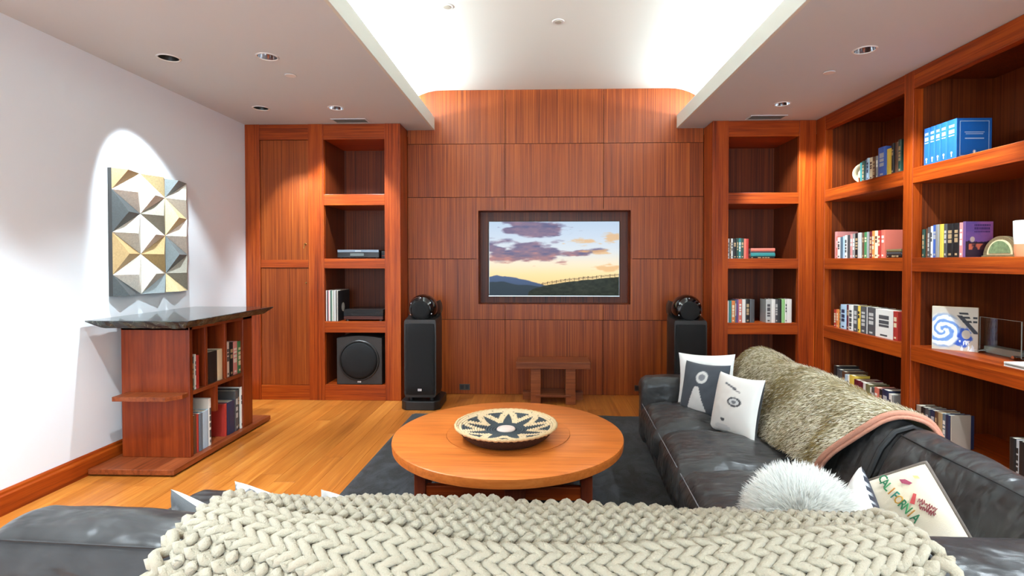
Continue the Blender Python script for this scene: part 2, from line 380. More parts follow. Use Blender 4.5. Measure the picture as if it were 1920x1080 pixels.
# ---- cove lights: a strip lying behind each lip, shining up into the vault
plain('led_strip', '#fff4e0', 0.5, emit='#fff1d8', es=3.0); plain('white_metal', '#dcdcda', 0.4); plain('chrome', '#cfcfd2', 0.12, metal=1.0)
for s, xx, lab in ((1, XS1 - 0.20, 'left'), (-1, XS2 + 0.20, 'right')):
    t = thing('cove_light', 'warm white light strip hidden behind the %s soffit lip' % lab, 'light', (xx, 1.2, 2.80), group='cove lights')
    bx('channel', xx - 0.03, xx + 0.03, YB + 0.05, D2 - 0.05, 2.80, 2.858, 'white_metal', t, 0)
    bx('light_strip', xx - 0.018, xx + 0.018, YB + 0.06, D2 - 0.06, 2.858, 2.862, 'led_strip', t, 0)
    ld = bpy.data.lights.new('cove_lamp', 'AREA'); ld.shape = 'RECTANGLE'; ld.size = 0.04; ld.size_y = D2 - YB - 0.12; ld.energy = COVE_W; ld.color = COVE_C
    lo = bpy.data.objects.new('cove_lamp', ld); COL.objects.link(lo); lo.parent = t; lo.location = (0, (D2 + YB) / 2 - 1.2, 0.066); lo.rotation_euler = (0, math.atan2(-0.30 * s, -0.95), 0)
# ---- downlights
plain('lamp_glow', '#fff0d8', 0.5, emit='#ffe9c8', es=4.0); plain('dark_baffle', '#1a1a1a', 0.35)
def downlight(x, y, label, aim=None, power=1.0, angle=95, blend=0.5, dark=False):
    t = thing('ceiling_downlight', label, 'downlight', (x, y, ZC), group='recessed ceiling downlights', world=False)
    build('trim_ring', MB().lathe([(0.061, 0.0), (0.061, -0.003), (0.066, -0.005), (0.072, -0.003), (0.074, 0.0)], 32, cap=False), 'white_metal', t, smooth=True)
    build('reflector', MB().lathe([(0.062, -0.001), (0.058, 0.03), (0.046, 0.07), (0.036, 0.085)], 32, cap=False), 'dark_baffle' if dark else 'chrome', t, smooth=True)
    build('bulb', MB().lathe([(0.0, 0.078), (0.022, 0.080), (0.036, 0.086), (0.036, 0.09), (0.0, 0.09)], 24), 'lamp_glow', t, smooth=True)
    ld = bpy.data.lights.new('lamp', 'SPOT'); ld.energy = SPOT_W * power; ld.color = WARM; ld.spot_size = R(angle); ld.spot_blend = blend; ld.shadow_soft_size = 0.025
    lo = bpy.data.objects.new('lamp', ld); COL.objects.link(lo); lo.parent = t; lo.location = (0, 0, -0.012)
    if aim:
        dv = Vector(aim) - Vector((x, y, ZC)); lo.rotation_euler = dv.to_track_quat('-Z', 'Y').to_euler()

# ================================================================== LIGHT FITTINGS
rows = {4.665: 'far', 3.497: 'second', 2.33: 'third', 1.16: 'fourth', 0.0: 'fifth', -1.17: 'rearmost'}
def rowname(y): return rows[min(rows, key=lambda k: abs(k - y))]
for (lx, ly) in LIGHTS_L:
    wallside = lx < -2.2
    lab = '%s recessed downlight in the file %s, %s row' % ('black' if wallside else 'chrome', 'nearest the white wall' if wallside else 'nearest the left soffit lip', rowname(ly))
    if wallside and abs(ly - 3.497) < .01: downlight(lx, ly, lab, aim=(XL, 3.93, 1.55), power=1.3, angle=52, blend=0.45, dark=True)
    elif wallside and ly > 4: downlight(lx, ly, lab, aim=(-2.28, 5.215, 1.2), power=0.8, angle=62, dark=True)
    elif ly > 4: downlight(lx, ly, lab, aim=(-1.98, 5.215, 1.75), power=1.0, angle=72)
    else: downlight(lx, ly, lab, dark=wallside, angle=66 if wallside else 95, power=0.7 if wallside else 1.0)
for (lx, ly) in LIGHTS_R:
    downlight(lx, ly, 'chrome recessed downlight in the right soffit, %s row' % rowname(ly), aim=(2.62, 5.10, 1.6) if ly > 4 else ((2.66, 3.6, 1.4) if ly > 3 else None), power=1.15 if ly > 3 else 1.0, angle=80 if ly > 3 else 95)
# sprinkler covers, vents, small vault fitting
for (sx, sy, lab) in ((-1.844, 3.84, 'small flat white sprinkler cover on the left soffit'), (2.076, 3.90, 'small flat white sprinkler cover on the right soffit')):
    t = thing('sprinkler_cover', lab, 'sprinkler cover', (sx, sy, ZC), world=False)
    build('cover_disc', MB().lathe([(0.0, -0.009), (0.036, -0.009), (0.039, -0.006), (0.039, -0.004)], 24), 'white_metal', t, smooth=True)
    build('gap_ring', MB().lathe([(0.03, -0.004), (0.03, 0.0)], 24, cap=False), 'dark_baffle', t)
for (vx, lab) in ((-1.861, 'flat linear air vent in the soffit above the media shelves'), (2.133, 'flat linear air vent in the soffit above the corner niche')):
    t = thing('air_vent', lab, 'air vent', (vx, 5.105, ZC))
    build('vent_frame', MB().box(vx-.17, vx+.17, 5.03, 5.042, ZC-.006, ZC).box(vx-.17, vx+.17, 5.168, 5.18, ZC-.006, ZC).box(vx-.17, vx-.158, 5.042, 5.168, ZC-.006, ZC).box(vx+.158, vx+.17, 5.042, 5.168, ZC-.006, ZC), 'ceiling_paint', t)
    bx('vent_backing', vx-.158, vx+.158, 5.042, 5.168, ZC-.001, ZC-.0002, plain('vent_grey', '#5c5853', 0.7), t, 0)
    for k in range(7):
        yy = 5.050 + k * 0.018
        build('louvre', MB().prism([(yy, ZC-.006), (yy+.012, ZC-.002), (yy+.013, ZC-.003), (yy+.001, ZC-.007)], vx-.158, vx+.158, 'X'), plain('vent_slat', '#97928b', 0.6), t)
for (sx, sy, lab) in ((0.121, 3.955, 'small pale round fitting in the middle of the vault'), (-0.663, 3.70, 'small pale round fitting at the top edge of the vault')):
    t = thing('smoke_detector', lab, 'ceiling fitting', (sx, sy, ZV), world=False)
    build('housing', MB().lathe([(0.046, 0.0), (0.046, -0.003), (0.040, -0.006), (0.034, -0.005), (0.0, -0.004)], 28), 'white_metal', t, smooth=True)
    build('sensor_cap', MB().lathe([(0.028, -0.0045), (0.026, -0.008), (0.0, -0.009)], 20), plain('grey_plastic', '#a8a294', 0.5), t, smooth=True)

# ================================================================== BUILT-IN JOINERY
SH = [(0.0, 0.155), (0.682, 0.793), (1.325, 1.424), (1.957, 2.067), (2.612, ZC - 0.002)]     # plinth, three shelves, top rail (z ranges)
YF = D1                                   # face plane of the back units
def niche_unit(name, label, x0, i0, i1, x1, lside, rside):
    """an open shelving unit: outer x0..x1, opening i0..i1"""
    t = thing(name, label, 'bookcase', ((x0 + x1) / 2, (D1 + NB) / 2, 0))
    bx('stile', x0, i0, YF, YF + 0.045, 0, ZC - 0.001, 'mahogany_upright', t); bx('stile', i1, x1, YF, YF + 0.045, 0, ZC - 0.001, 'mahogany_upright', t)
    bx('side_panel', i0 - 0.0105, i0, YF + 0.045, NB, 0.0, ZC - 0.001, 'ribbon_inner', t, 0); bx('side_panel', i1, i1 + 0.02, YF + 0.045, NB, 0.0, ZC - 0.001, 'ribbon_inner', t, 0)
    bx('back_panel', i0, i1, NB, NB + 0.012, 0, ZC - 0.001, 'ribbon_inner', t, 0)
    bx('plinth', i0, i1, YF + 0.004, NB, *SH[0], 'mahogany_x', t)
    for z0, z1 in SH[1:4]: bx('shelf', i0, i1, YF + 0.003, NB, z0, z1, 'mahogany_x', t)
    bx('top_rail', i0, i1, YF + 0.003, NB, *SH[4], 'mahogany_x', t)
    if lside: bx('return_panel', x0, x0 + 0.018, YF + 0.045, D2 - 0.001, 0, ZC - 0.002, 'mahogany_upright', t)
    if rside: bx('return_panel', x1 - 0.018, x1, YF + 0.045, D2 - 0.001, 0, ZC - 0.002, 'mahogany_upright', t)
    return t
niche_unit('media_shelves', 'open mahogany shelf unit holding audio gear beside the tall door cupboard', -2.19, -2.179, -1.566, XA1, False, True)
niche_unit('corner_bookcase', 'mahogany shelf niche in the back right corner with two rows of books', XA2, 1.821, 2.498, XR, True, False)
# tall cupboard with an upper and a lower door
t = thing('tall_cupboard', 'full-height mahogany cupboard with two panelled doors in the left corner', 'cupboard', (-2.58, 5.45, 0))
bx('stile', XL + 0.002, -2.829, YF, YF + 0.05, 0, ZC - 0.001, 'mahogany_upright', t); bx('stile', -2.336, -2.191, YF, YF + 0.05, 0, ZC - 0.001, 'mahogany_upright', t)
bx('top_rail', -2.829, -2.336, YF + 0.003, YF + 0.05, 2.612, ZC - 0.002, 'mahogany_x', t); bx('plinth', -2.829, -2.336, YF + 0.006, YF + 0.05, 0, 0.15, 'mahogany_x', t)
bx('carcass', XL + 0.01, -2.2, YF + 0.05, NB, 0, ZC - 0.01, 'dark_gap', t, 0)
brass = plain('aged_brass', '#8a6a3c', 0.3, metal=1.0)
for z0, z1, kz in ((1.334, 2.609, 1.57), (0.153, 1.330, 1.18)):
    d = bx('door', -2.826, -2.339, YF + 0.012, YF + 0.048, z0, z1, 'ribbon_veneer', t, 0.002)
    if z0 > 1: bx('door_rail', -2.826, -2.339, YF + 0.006, YF + 0.012, 1.334, 1.412, 'mahogany_x', d, 0.001)
    build('keyhole', MB().lathe([(0.0, YF + 0.006), (0.006, YF + 0.006), (0.009, YF + 0.009), (0.009, YF + 0.012)], 16, c=(-2.368, 0, kz), axis='Y'), brass, d, smooth=True)
    if z0 > 1: build('key', MB().tube([(-2.368, YF + 0.007, kz), (-2.368, YF - 0.02, kz), (-2.368, YF - 0.024, kz - 0.02), (-2.374, YF - 0.024, kz - 0.045)], 0.0035, 6), brass, d, smooth=True)
# right-hand bookcases along the wall, three bays
def bay(name, label, y0, y1, first):
    """bay opening y0..y1 (y0 nearer the camera)"""
    t = thing(name, label, 'bookcase', ((XR + XBK) / 2, (y0 + y1) / 2, 0)); T = 0.07
    if first: bx('stile', XR, XR + T, y1, D1 - 0.001, 0, ZC - 0.001, 'mahogany_upright', t)
    bx('stile', XR, XR + T, y0 - 0.098, y0, 0, ZC - 0.001, 'mahogany_upright', t)
    bx('side_panel', XR + T, XBK, y1, y1 + 0.03, 0, ZC - 0.001, 'ribbon_inner', t, 0); bx('side_panel', XR + T, XBK, y0 - 0.03, y0, 0, ZC - 0.001, 'ribbon_inner', t, 0)
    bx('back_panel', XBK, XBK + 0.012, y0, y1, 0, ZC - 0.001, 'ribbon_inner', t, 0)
    bx('plinth', XR + 0.004, XBK, y0, y1, *SH[0], 'mahogany_y', t)
    for z0, z1 in SH[1:4]: bx('shelf', XR + 0.001, XBK, y0 + 0.0005, y1 - 0.0005, z0, z1, 'mahogany_y', t)
    bx('top_rail', XR + 0.001, XR + 0.06, y0, y1, 2.632, ZC - 0.002, 'mahogany_y', t)
    bx('top_panel', XR + 0.06, XBK, y0, y1, 2.70, 2.72, 'ribbon_inner', t, 0)
    return t
B1 = (3.980, 5.060); B2 = (2.800, 3.882); B3 = (1.620, 2.702)
bay('wall_bookcase', 'far bay of the mahogany wall bookcase, four rows of books', *B1, True)
bay('wall_bookcase', 'middle bay of the mahogany wall bookcase with blue volumes on top shelf', *B2, False)
bay('wall_bookcase', 'nearest empty bay of the mahogany wall bookcase at frame edge', *B3, False)
tag(bx('trim_1', XR, XBK + 0.03, 1.50, 1.522, 0, ZC - 0.001, 'mahogany_upright'), 'end panel of the wall bookcase', None, None, 'structure')

# ================================================================== ELECTRONICS
black = plain('black_plastic', '#121213', 0.35); gloss = plain('gloss_black', '#08080a', 0.08, coat=0.6); grille = plain('grille_cloth', '#0d0d0e', 0.9, bump=0.3, bscale=900)
satin = plain('satin_black', '#1b1a19', 0.38); silver = plain('silver', '#b9bcc0', 0.3, metal=0.9); badge = plain('badge_white', '#e8e8e8', 0.4)
def text(name, s, size, loc, rot, mat, parent, depth=0.0004, align='CENTER', sx=1.0):
    cu = bpy.data.curves.new(name, 'FONT'); cu.body = s; cu.size = size; cu.extrude = depth; cu.align_x = align; cu.align_y = 'CENTER'; cu.resolution_u = 2
    tmp = bpy.data.objects.new('tmp', cu); COL.objects.link(tmp)
    dg = bpy.context.evaluated_depsgraph_get(); dg.update(); me = bpy.data.meshes.new_from_object(tmp.evaluated_get(dg)); bpy.data.objects.remove(tmp)
    me.materials.clear(); me.materials.append(mat if not isinstance(mat, str) else MATS[mat])
    o = bpy.data.objects.new(name, me); COL.objects.link(o)
    me.transform(Matrix.Translation(loc) @ rot.to_4x4() @ Matrix.Diagonal((sx, 1, 1, 1)))
    o.parent = parent
    if parent is not None and parent.type == 'EMPTY' and parent.get('_w'): o.location = -parent.location
    return o
FACE_Y = Matrix.Rotation(pi / 2, 3, 'X')                # text facing the camera (-y)
FACE_X = Matrix.Rotation(-pi / 2, 3, 'Z') @ Matrix.Rotation(pi / 2, 3, 'X')   # facing -x
# ---- television: sunset over hills
def sunset(S, T):
    # S 0..1 left to right, T 0..1 bottom to top
    A = np.array
    def ramp(t, stops):
        out = np.zeros(t.shape + (3,))
        xs = [s[0] for s in stops]
        for c in range(3): out[..., c] = np.interp(t, xs, [s[1][c] / 255 for s in stops])
        return out
    sky = ramp(T, [(0.14, (226, 190, 128)), (0.28, (228, 200, 146)), (0.42, (222, 206, 178)), (0.6, (196, 202, 206)), (0.8, (180, 193, 208)), (1.0, (168, 186, 206))])
    n = fbm(S * 7, T * 16, 3, 5); n2 = fbm(S * 14 + 5, T * 30, 9, 4)
    def blob(cx, cy, rx, ry, tilt=0.0): return 1 - np.sqrt(((S - cx) / rx) ** 2 + ((T - cy - tilt * (S - cx)) / ry) ** 2)
    cl = np.maximum.reduce([blob(0.33, 0.60, 0.34, 0.15, -0.05), blob(0.68, 0.57, 0.27, 0.055, 0.10), blob(0.32, 0.90, 0.24, 0.11, -0.05), blob(0.14, 0.50, 0.13, 0.05), blob(0.07, 0.63, .12, .05)])
    m = np.clip((cl * 1.3 + (n - 0.5) * 2.0 + 0.05) * 2.6, 0, 1)[..., None]
    low = np.clip((0.62 - T + (n2 - 0.5) * 0.15) * 6, 0, 1)[..., None]
    ccol = A([112, 98, 122]) / 255 * (1 - low) + A([158, 112, 110]) / 255 * low
    ccol = ccol + (n2[..., None] - 0.5) * A([0.30, 0.14, 0.05])
    sky = sky * (1 - m) + ccol * m
    gl = np.maximum.reduce([blob(0.85, 0.595, 0.14, 0.04, 0.05), blob(0.72, 0.735, 0.13, 0.045), blob(0.96, 0.79, 0.09, 0.07), blob(0.93, 0.38, 0.14, 0.05)])
    m = (np.clip((gl + (n2 - 0.5) * 1.8) * 2.2, 0, 1) * 0.75)[..., None]
    sky = sky * (1 - m) + A([206, 160, 108]) / 255 * m
    h1 = 0.285 - 0.30 * np.abs(S - 0.06) * (S > 0.06) - 0.5 * (0.06 - S) * (S < 0.06) + 0.03 * (fbm(S * 12, S * 0, 2) - 0.5) - 0.2 * np.clip(S - 0.3, 0, 1)
    m = np.clip((h1 - T) * 120, 0, 1)[..., None]; sky = sky * (1 - m) + (A([66, 84, 116]) / 255 * (0.75 + 1.0 * T[..., None])) * m
    h2 = 0.19 - 0.22 * np.clip(S - 0.08, 0, 1) + 0.03 * (fbm(S * 9, S * 0, 5) - 0.5); m = np.clip((h2 - T) * 100, 0, 1)[..., None]; sky = sky * (1 - m) + A([38, 50, 60]) / 255 * m
    h3 = 0.02 + 0.235 * np.clip((S - 0.30) / 0.70, 0, 1) ** 0.42 + 0.015 * (fbm(S * 25, S * 0, 6) - 0.5); h3 = np.where(S < 0.30, -1 + 0 * S, h3)
    m = np.clip((h3 - T) * 150, 0, 1)[..., None]
    gr = fbm(S * 40, T * 40, 8, 3)[..., None]; sky = sky * (1 - m) + (A([30, 34, 22]) / 255 + (gr - 0.5) * 0.14) * m
    post = ((S * 29) % 1 < 0.10) & (S > 0.40) & (T > h3) & (T < h3 + 0.045); rail = (np.abs(T - h3 - 0.032) < 0.0035) & (S > 0.40) | (np.abs(T - h3 - 0.018) < 0.003) & (S > 0.40)
    return np.where((post | rail)[..., None], A([52, 44, 36]) / 255, sky)
tv = thing('television', 'flat screen television showing a sunset over hills, set in the wall recess', 'television', (0.128, 5.62, 1.03))
bx('casing', -0.562, 0.818, 5.570, 5.615, 1.026, 1.820, gloss, tv, 0.003)
bx('wall_mount', -0.1, 0.35, 5.615, D2 + TD, 1.25, 1.6, black, tv, 0.002)
paint_panel('screen', (-0.555, 5.5692, 1.036), (1.366, 0, 0), (0, 0, 0.778), 280, 160, sunset, attr_mat('screen_image', 0.2, emit=0.85, spec=0.05), tv)
bx('lower_bezel', -0.562, 0.818, 5.5685, 5.570, 1.026, 1.034, silver, tv, 0)
# ---- floor speakers
def speaker(cx, cy, label):
    t = thing('floor_speaker', label, 'speaker', (cx, cy, 0), group='pair of tall floor speakers', world=False)
    oct_ = lambda w, d, c: [(-w + c, -d), (w - c, -d), (w, -d + c), (w, d - c), (w - c, d), (-w + c, d), (-w, d - c), (-w, -d + c)]
    build('base_plinth', MB().prism(oct_(0.185, 0.205, 0.05), 0.0, 0.085), satin, t, bevel=0.008)
    for px, py in ((-0.10, -0.12), (0.10, -0.12), (-0.1, 0.1), (0.1, 0.1)): build('plinth_post', MB().lathe([(0.0, 0.085), (0.028, 0.085), (0.028, 0.122), (0.0, 0.122)], 16, c=(px, py, 0)), black, t, smooth=True)
    # cabinet: flat front, sides bowing round to a rounded back; top scooped up towards the back
    def plan(s):
        out = []
        for k in range(33):
            a = pi * (k / 32); xx = 0.165 * cos(a) * s; yy = -0.02 + 0.21 * sin(a) ** 0.8 * s; out.append((xx, yy))
        return [(0.15 * s, -0.19)] + out + [(-0.15 * s, -0.19)]
    mb = MB(); zs = [0.12, 0.13, 0.16, 0.5, 0.80, 0.835, 0.85]; sc_ = [0.86, 0.95, 1.0, 1.0, 1.0, 0.985, 0.93]
    rows_ = []
    for z, s in zip(zs, sc_):
        pl = plan(s); rows_.append([(p[0], p[1], z + (0.0 if z < 0.6 else 0.10 * max(0, (p[1] + 0.06) / 0.25))) for p in pl] + [(pl[0][0], pl[0][1], z)])
    mb.grid(rows_); mb.f.append(tuple(range((len(zs) - 1) * len(rows_[0]), len(zs) * len(rows_[0]) - 1))); mb.m.append(0); mb.f.append(tuple(range(len(rows_[0]) - 1))[::-1]); mb.m.append(0)
    build('cabinet', mb, satin, t, smooth=True)
    build('grille', rounded_box(0.138, 0.012, 0.335, 0.012, 6).__class__() if False else move(rounded_box(0.138, 0.014, 0.335, 0.013, 6), (0, -0.195, 0.48)), grille, t, smooth='all')
    # cradle rising behind the head, and the rounded midrange head with its round grille
    cr = MB(); cr.grid([[((0.150 + e) * cos(a), 0.02 + 0.16 * q, 0.935 + (0.150 + e) * sin(a) * -1) for a in np.linspace(-0.55, pi + 0.55, 28)] for q, e in ((-0.25, -0.012), (0.1, 0.0), (0.7, 0.002), (1.05, -0.05))])
    build('cradle', cr, satin, t, smooth='all')
    hd = MB().lathe([(0.0, -0.168), (0.078, -0.168), (0.105, -0.157), (0.125, -0.125), (0.136, -0.08), (0.138, -0.03), (0.130, 0.03), (0.108, 0.09), (0.070, 0.15), (0.03, 0.185), (0.0, 0.195)], 40, c=(0, 0, 0.944), axis='Y')
    h = build('head', hd, gloss, t, smooth='all')
    build('driver_grille', MB().lathe([(0.0, -0.180), (0.055, -0.178), (0.086, -0.172), (0.090, -0.160)], 36, c=(0, 0, 0.938), axis='Y'), grille, h, smooth='all')
    for k in range(5):
        a = -0.4 + k * 1.0; build('head_screw', MB().lathe([(0.0, -0.1545), (0.006, -0.153), (0.007, -0.148)], 10, c=(0.107 * cos(a), -0.002, 0.944 + 0.107 * sin(a)), axis='Y'), silver, h, smooth=True)
    bx('badge', -0.018, 0.018, -0.2115, -0.2095, 0.185, 0.205, badge, t, 0.001)
    text('badge_text', 'B&W', 0.014, (0, -0.2120, 0.195), FACE_Y, black, t)
    return t
speaker(-1.140, 5.085, 'black floor speaker standing beside the audio shelf unit'); speaker(1.372, 5.085, 'black floor speaker half hidden behind the sofa arm')
# ---- subwoofer in the bottom niche
t = thing('subwoofer', 'black box subwoofer with round grille in the lowest shelf niche', 'subwoofer', (-1.83, 5.44, 0.155))
bm_ = [(-2.065, 0.157), (-1.605, 0.157), (-1.605, 0.625)] + [(-1.605 - 0.46 * k / 10, 0.625 + 0.022 * sin(pi * k / 10)) for k in range(1, 10)] + [(-2.065, 0.625)]
build('cabinet', MB().prism(bm_, 5.235, 5.66, 'Y'), plain('charcoal_ash', '#2a2624', 0.55, bump=0.1, bscale=120), t, bevel=0.006)
build('grille_ring', MB().lathe([(0.205, 5.235), (0.205, 5.228), (0.198, 5.222), (0.190, 5.222), (0.188, 5.232)], 48, c=(-1.835, 0, 0.40), axis='Y', cap=False), satin, t, smooth=True)
build('round_grille', MB().lathe([(0.0, 5.196), (0.10, 5.200), (0.165, 5.212), (0.190, 5.230)], 48, c=(-1.835, 0, 0.40), axis='Y'), grille, t, smooth='all')
bx('badge', -1.853, -1.818, 5.232, 5.2345, 0.178, 0.192, badge, t, 0.001); text('badge_text', 'B&W', 0.012, (-1.8355, 5.2315, 0.185), FACE_Y, black, t)
# ---- player on the second niche
t = thing('disc_player', 'silver and black disc player on the shelf below the empty top niche', 'audio player', (-1.80, 5.45, 1.424))
bx('body', -2.055, -1.645, 5.265, 5.60, 1.434, 1.510, black, t, 0.003)
bx('fascia_upper', -2.06, -1.64, 5.258, 5.266, 1.487, 1.513, plain('steel_blue', '#7f8a96', 0.3, metal=0.7), t, 0.002); bx('fascia_lower', -2.06, -1.64, 5.260, 5.266, 1.437, 1.485, gloss, t, 0.001)
bx('display', -1.93, -1.79, 5.2585, 5.2605, 1.452, 1.478, plain('display_grey', '#59605f', 0.25), t, 0); bx('disc_tray', -1.88, -1.82, 5.2565, 5.2585, 1.494, 1.506, silver, t, 0.001)
for fx in (-2.03, -1.67):
    for fy in (5.29, 5.57): build('foot', MB().lathe([(0.0, 1.4245), (0.015, 1.4245), (0.015, 1.434), (0.0, 1.434)], 14, c=(fx, fy, 0)), black, t)
t = thing('cable_box', 'small flat dark box pushed in beside the disc player', 'audio box', (-1.6, 5.5, 1.424))
bx('body', -1.636, -1.570, 5.33, 5.60, 1.425, 1.50, black, t, 0.003); bx('light_line', -1.632, -1.574, 5.3285, 5.3305, 1.452, 1.456, plain('red_line', '#8c2a22', 0.4), t, 0)
# ---- turntable
t = thing('turntable', 'turntable with dark lid and walnut plinth beside the record row', 'turntable', (-1.78, 5.46, 0.793))
bx('plinth', -2.00, -1.60, 5.26, 5.60, 0.808, 0.842, wood('walnut', '#25110a', '#42201a', '#5a3024', 'X', 70, .02), t, 0.004)
for fx in (-1.97, -1.63):
    for fy in (5.29, 5.57): build('foot', MB().lathe([(0.0, 0.7935), (0.02, 0.7935), (0.017, 0.808), (0.0, 0.808)], 16, c=(fx, fy, 0)), black, t, smooth=True)
build('platter', MB().lathe([(0.0, 0.866), (0.14, 0.866), (0.145, 0.862), (0.145, 0.846), (0.0, 0.846)], 40, c=(-1.83, 5.43, 0)), black, t, smooth=True)
build('tonearm', MB().tube([(-1.645, 5.54, 0.875), (-1.65, 5.45, 0.876), (-1.70, 5.34, 0.872)], 0.004, 8), silver, t, smooth=True)
lid = MB(); 
for a in ((-2.0, -1.60, 5.262, 5.266, .846, .905), (-2.0, -1.60, 5.594, 5.598, .846, .905), (-2.0, -1.996, 5.266, 5.594, .846, .905), (-1.604, -1.60, 5.266, 5.594, .846, .905), (-2.0, -1.6, 5.262, 5.598, .905, .909)): lid.box(*a)
m, nt, b_ = nmat('smoked_acrylic'); b_.inputs['Base Color'].default_value = (0.18, 0.17, 0.17, 1); b_.inputs['Roughness'].default_value = 0.06; b_.inputs['Transmission Weight'].default_value = 0.85; b_.inputs['IOR'].default_value = 1.1; MATS['smoked_acrylic'] = m
build('dust_lid', lid, m, t)
# ---- records
x = -2.172; rr_ = random.Random(5)
lpcols = ['#d9c9c4', '#3a3a3c', '#c98f94', '#e6e0d6', '#2c3b36', '#6d8a78', '#d8d2c4', '#8d8a86', '#efece4', '#222222', '#b7b1a6', '#1c1b1c']
lpname = ['blush', 'charcoal', 'pink', 'ivory', 'dark green', 'sage', 'cream', 'grey', 'white', 'black', 'pale grey', 'deep black']
for i, c in enumerate(lpcols):
    wd = 0.0105 if i < 11 else 0.006
    lean = 0.0 if i < 11 else 0.03
    mb = MB().prism([(x, 0.7945), (x + wd, 0.7945), (x + wd - lean, 1.105 - rr_.uniform(0, 0.006)), (x - lean, 1.105)] if not lean else [(x + .0, .7945), (x + wd, .7945), (x + wd, 1.10), (x, 1.10)], 5.232 + rr_.uniform(0, .008), 5.54, 'Y')
    o = build('vinyl_record', mb, plain('record_' + lpname[i].replace(' ', '_'), c, 0.5), bevel=0.001)
    tag(o, '%s record sleeve, %s from left in the row by the turntable' % (lpname[i], ['first', 'second', 'third', 'fourth', 'fifth', 'sixth', 'seventh', 'eighth', 'ninth', 'tenth', 'eleventh', 'last'][i]), 'record', 'record sleeves in the audio unit')
    x += wd + 0.0006
lp = o
build('sleeve_motif', MB().lathe([(0.0, x + 0.0002), (0.045, x + 0.0002)], 24, c=(0, 5.36, 0.93), axis='X', cap=False), plain('motif_pale', '#b9b4a6', 0.5), lp)
# ---- wall outlets
for ox, lab in ((-0.81, 'dark wall outlet plate low on the panelling, left'), (1.02, 'dark wall outlet plate low on the panelling by the sofa')):
    t = thing('wall_outlet', lab, 'outlet', (ox, D2, 0.075))
    bx('plate', ox - 0.055, ox + 0.055, D2 - 0.006, D2 - 0.0005, 0.045, 0.108, plain('bronze_plate', '#4a423b', 0.4, metal=0.5), t, 0.002)
    for dx in (-0.026, 0.026): bx('socket', ox + dx - 0.018, ox + dx + 0.018, D2 - 0.0075, D2 - 0.006, 0.055, 0.098, black, t, 0.001)

# ================================================================== LEFT WALL: RELIEF ART AND STONE-TOPPED BAR
pal = dict(W='#e4ddd0', L='#c9c3b6', C='#d3c193', T='#a98e62', G='#8f8b7e', S='#71797a', D='#454a4b')
for k, v in pal.items(): plain('tile_' + k, v, 0.55, bump=0.15, bscale=90, var=0.12)
art = thing('wall_relief', 'faceted triangle relief panel in cream, tan and slate on the white wall', 'wall art', (XL + 0.02, 3.92, 1.155))
AY0, AW, AZ, AS = 3.535, 0.2555, 2.042, 0.295
bx('backing_board', XL + 0.001, XL + 0.03, AY0, AY0 + 3 * AW, AZ - 3 * AS, AZ, plain('board_dark', '#3b3a38', 0.6), art, 0)
def line(c): return AY0 + c * AW
full = [AZ - k * AS for k in range(4)]; half = [AZ - (k + 0.5) * AS for k in range(3)]
def tile(pts, col, h=0.052):
    xb = XL + 0.03; P = [(xb, y, z) for y, z in pts]; cy = sum(p[0] for p in pts) / 3; cz = sum(p[1] for p in pts) / 3
    e = 0.0012; P = [(xb, cy + (y - cy) * (1 - e * 6), cz + (z - cz) * (1 - e * 6)) for y, z in pts]
    build('facet_tile', MB().add(P + [(xb + h, cy, cz)], [(0, 1, 3), (1, 2, 3), (2, 0, 3), (0, 2, 1)]), 'tile_' + col, art)
def htile(a, b, corner, col, h=0.052):
    """half tile at the top or bottom edge: its apex lies on the cut edge"""
    xb = XL + 0.03; ap = (xb + h, corner[0] + (b[0] - corner[0]) / 3, corner[1])
    A, B, Cn = [(xb, p[0], p[1]) for p in (a, b, corner)]; Ck = (xb, ap[1], ap[2])
    build('facet_tile', MB().add([A, B, Cn, ap, Ck], [(0, 1, 3), (2, 0, 3), (0, 2, 1), (2, 3, 4), (4, 3, 1)]), 'tile_' + col, art)
# column 1: half-step nodes on its left line
y0, y1 = line(0), line(1)
htile((y0, half[0]), (y1, full[0]), (y0, AZ), 'T'); htile((y0, half[2]), (y1, full[3]), (y0, full[3]), 'D')
for k, c in enumerate('DT'): tile([(y0, half[k]), (y0, half[k + 1]), (y1, full[k + 1])], c)
for k, c in enumerate('WLW'): tile([(y1, full[k]), (y1, full[k + 1]), (y0, half[k])], c)
y0, y1 = line(1), line(2)
htile((y1, half[0]), (y0, full[0]), (y1, AZ), 'C'); htile((y1, half[2]), (y0, full[3]), (y1, full[3]), 'S')
for k, c in enumerate('WWL'): tile([(y0, full[k]), (y0, full[k + 1]), (y1, half[k])], c)
for k, c in enumerate('GT'): tile([(y1, half[k]), (y1, half[k + 1]), (y0, full[k + 1])], c)
y0, y1 = line(2), line(3)
htile((y0, half[0]), (y1, full[0]), (y0, AZ), 'S'); htile((y0, half[2]), (y1, full[3]), (y0, full[3]), 'C')
for k, c in enumerate('CS'): tile([(y0, half[k]), (y0, half[k + 1]), (y1, full[k + 1])], c)
for k, c in enumerate('LWG'): tile([(y1, full[k]), (y1, full[k + 1]), (y0, half[k])], c)
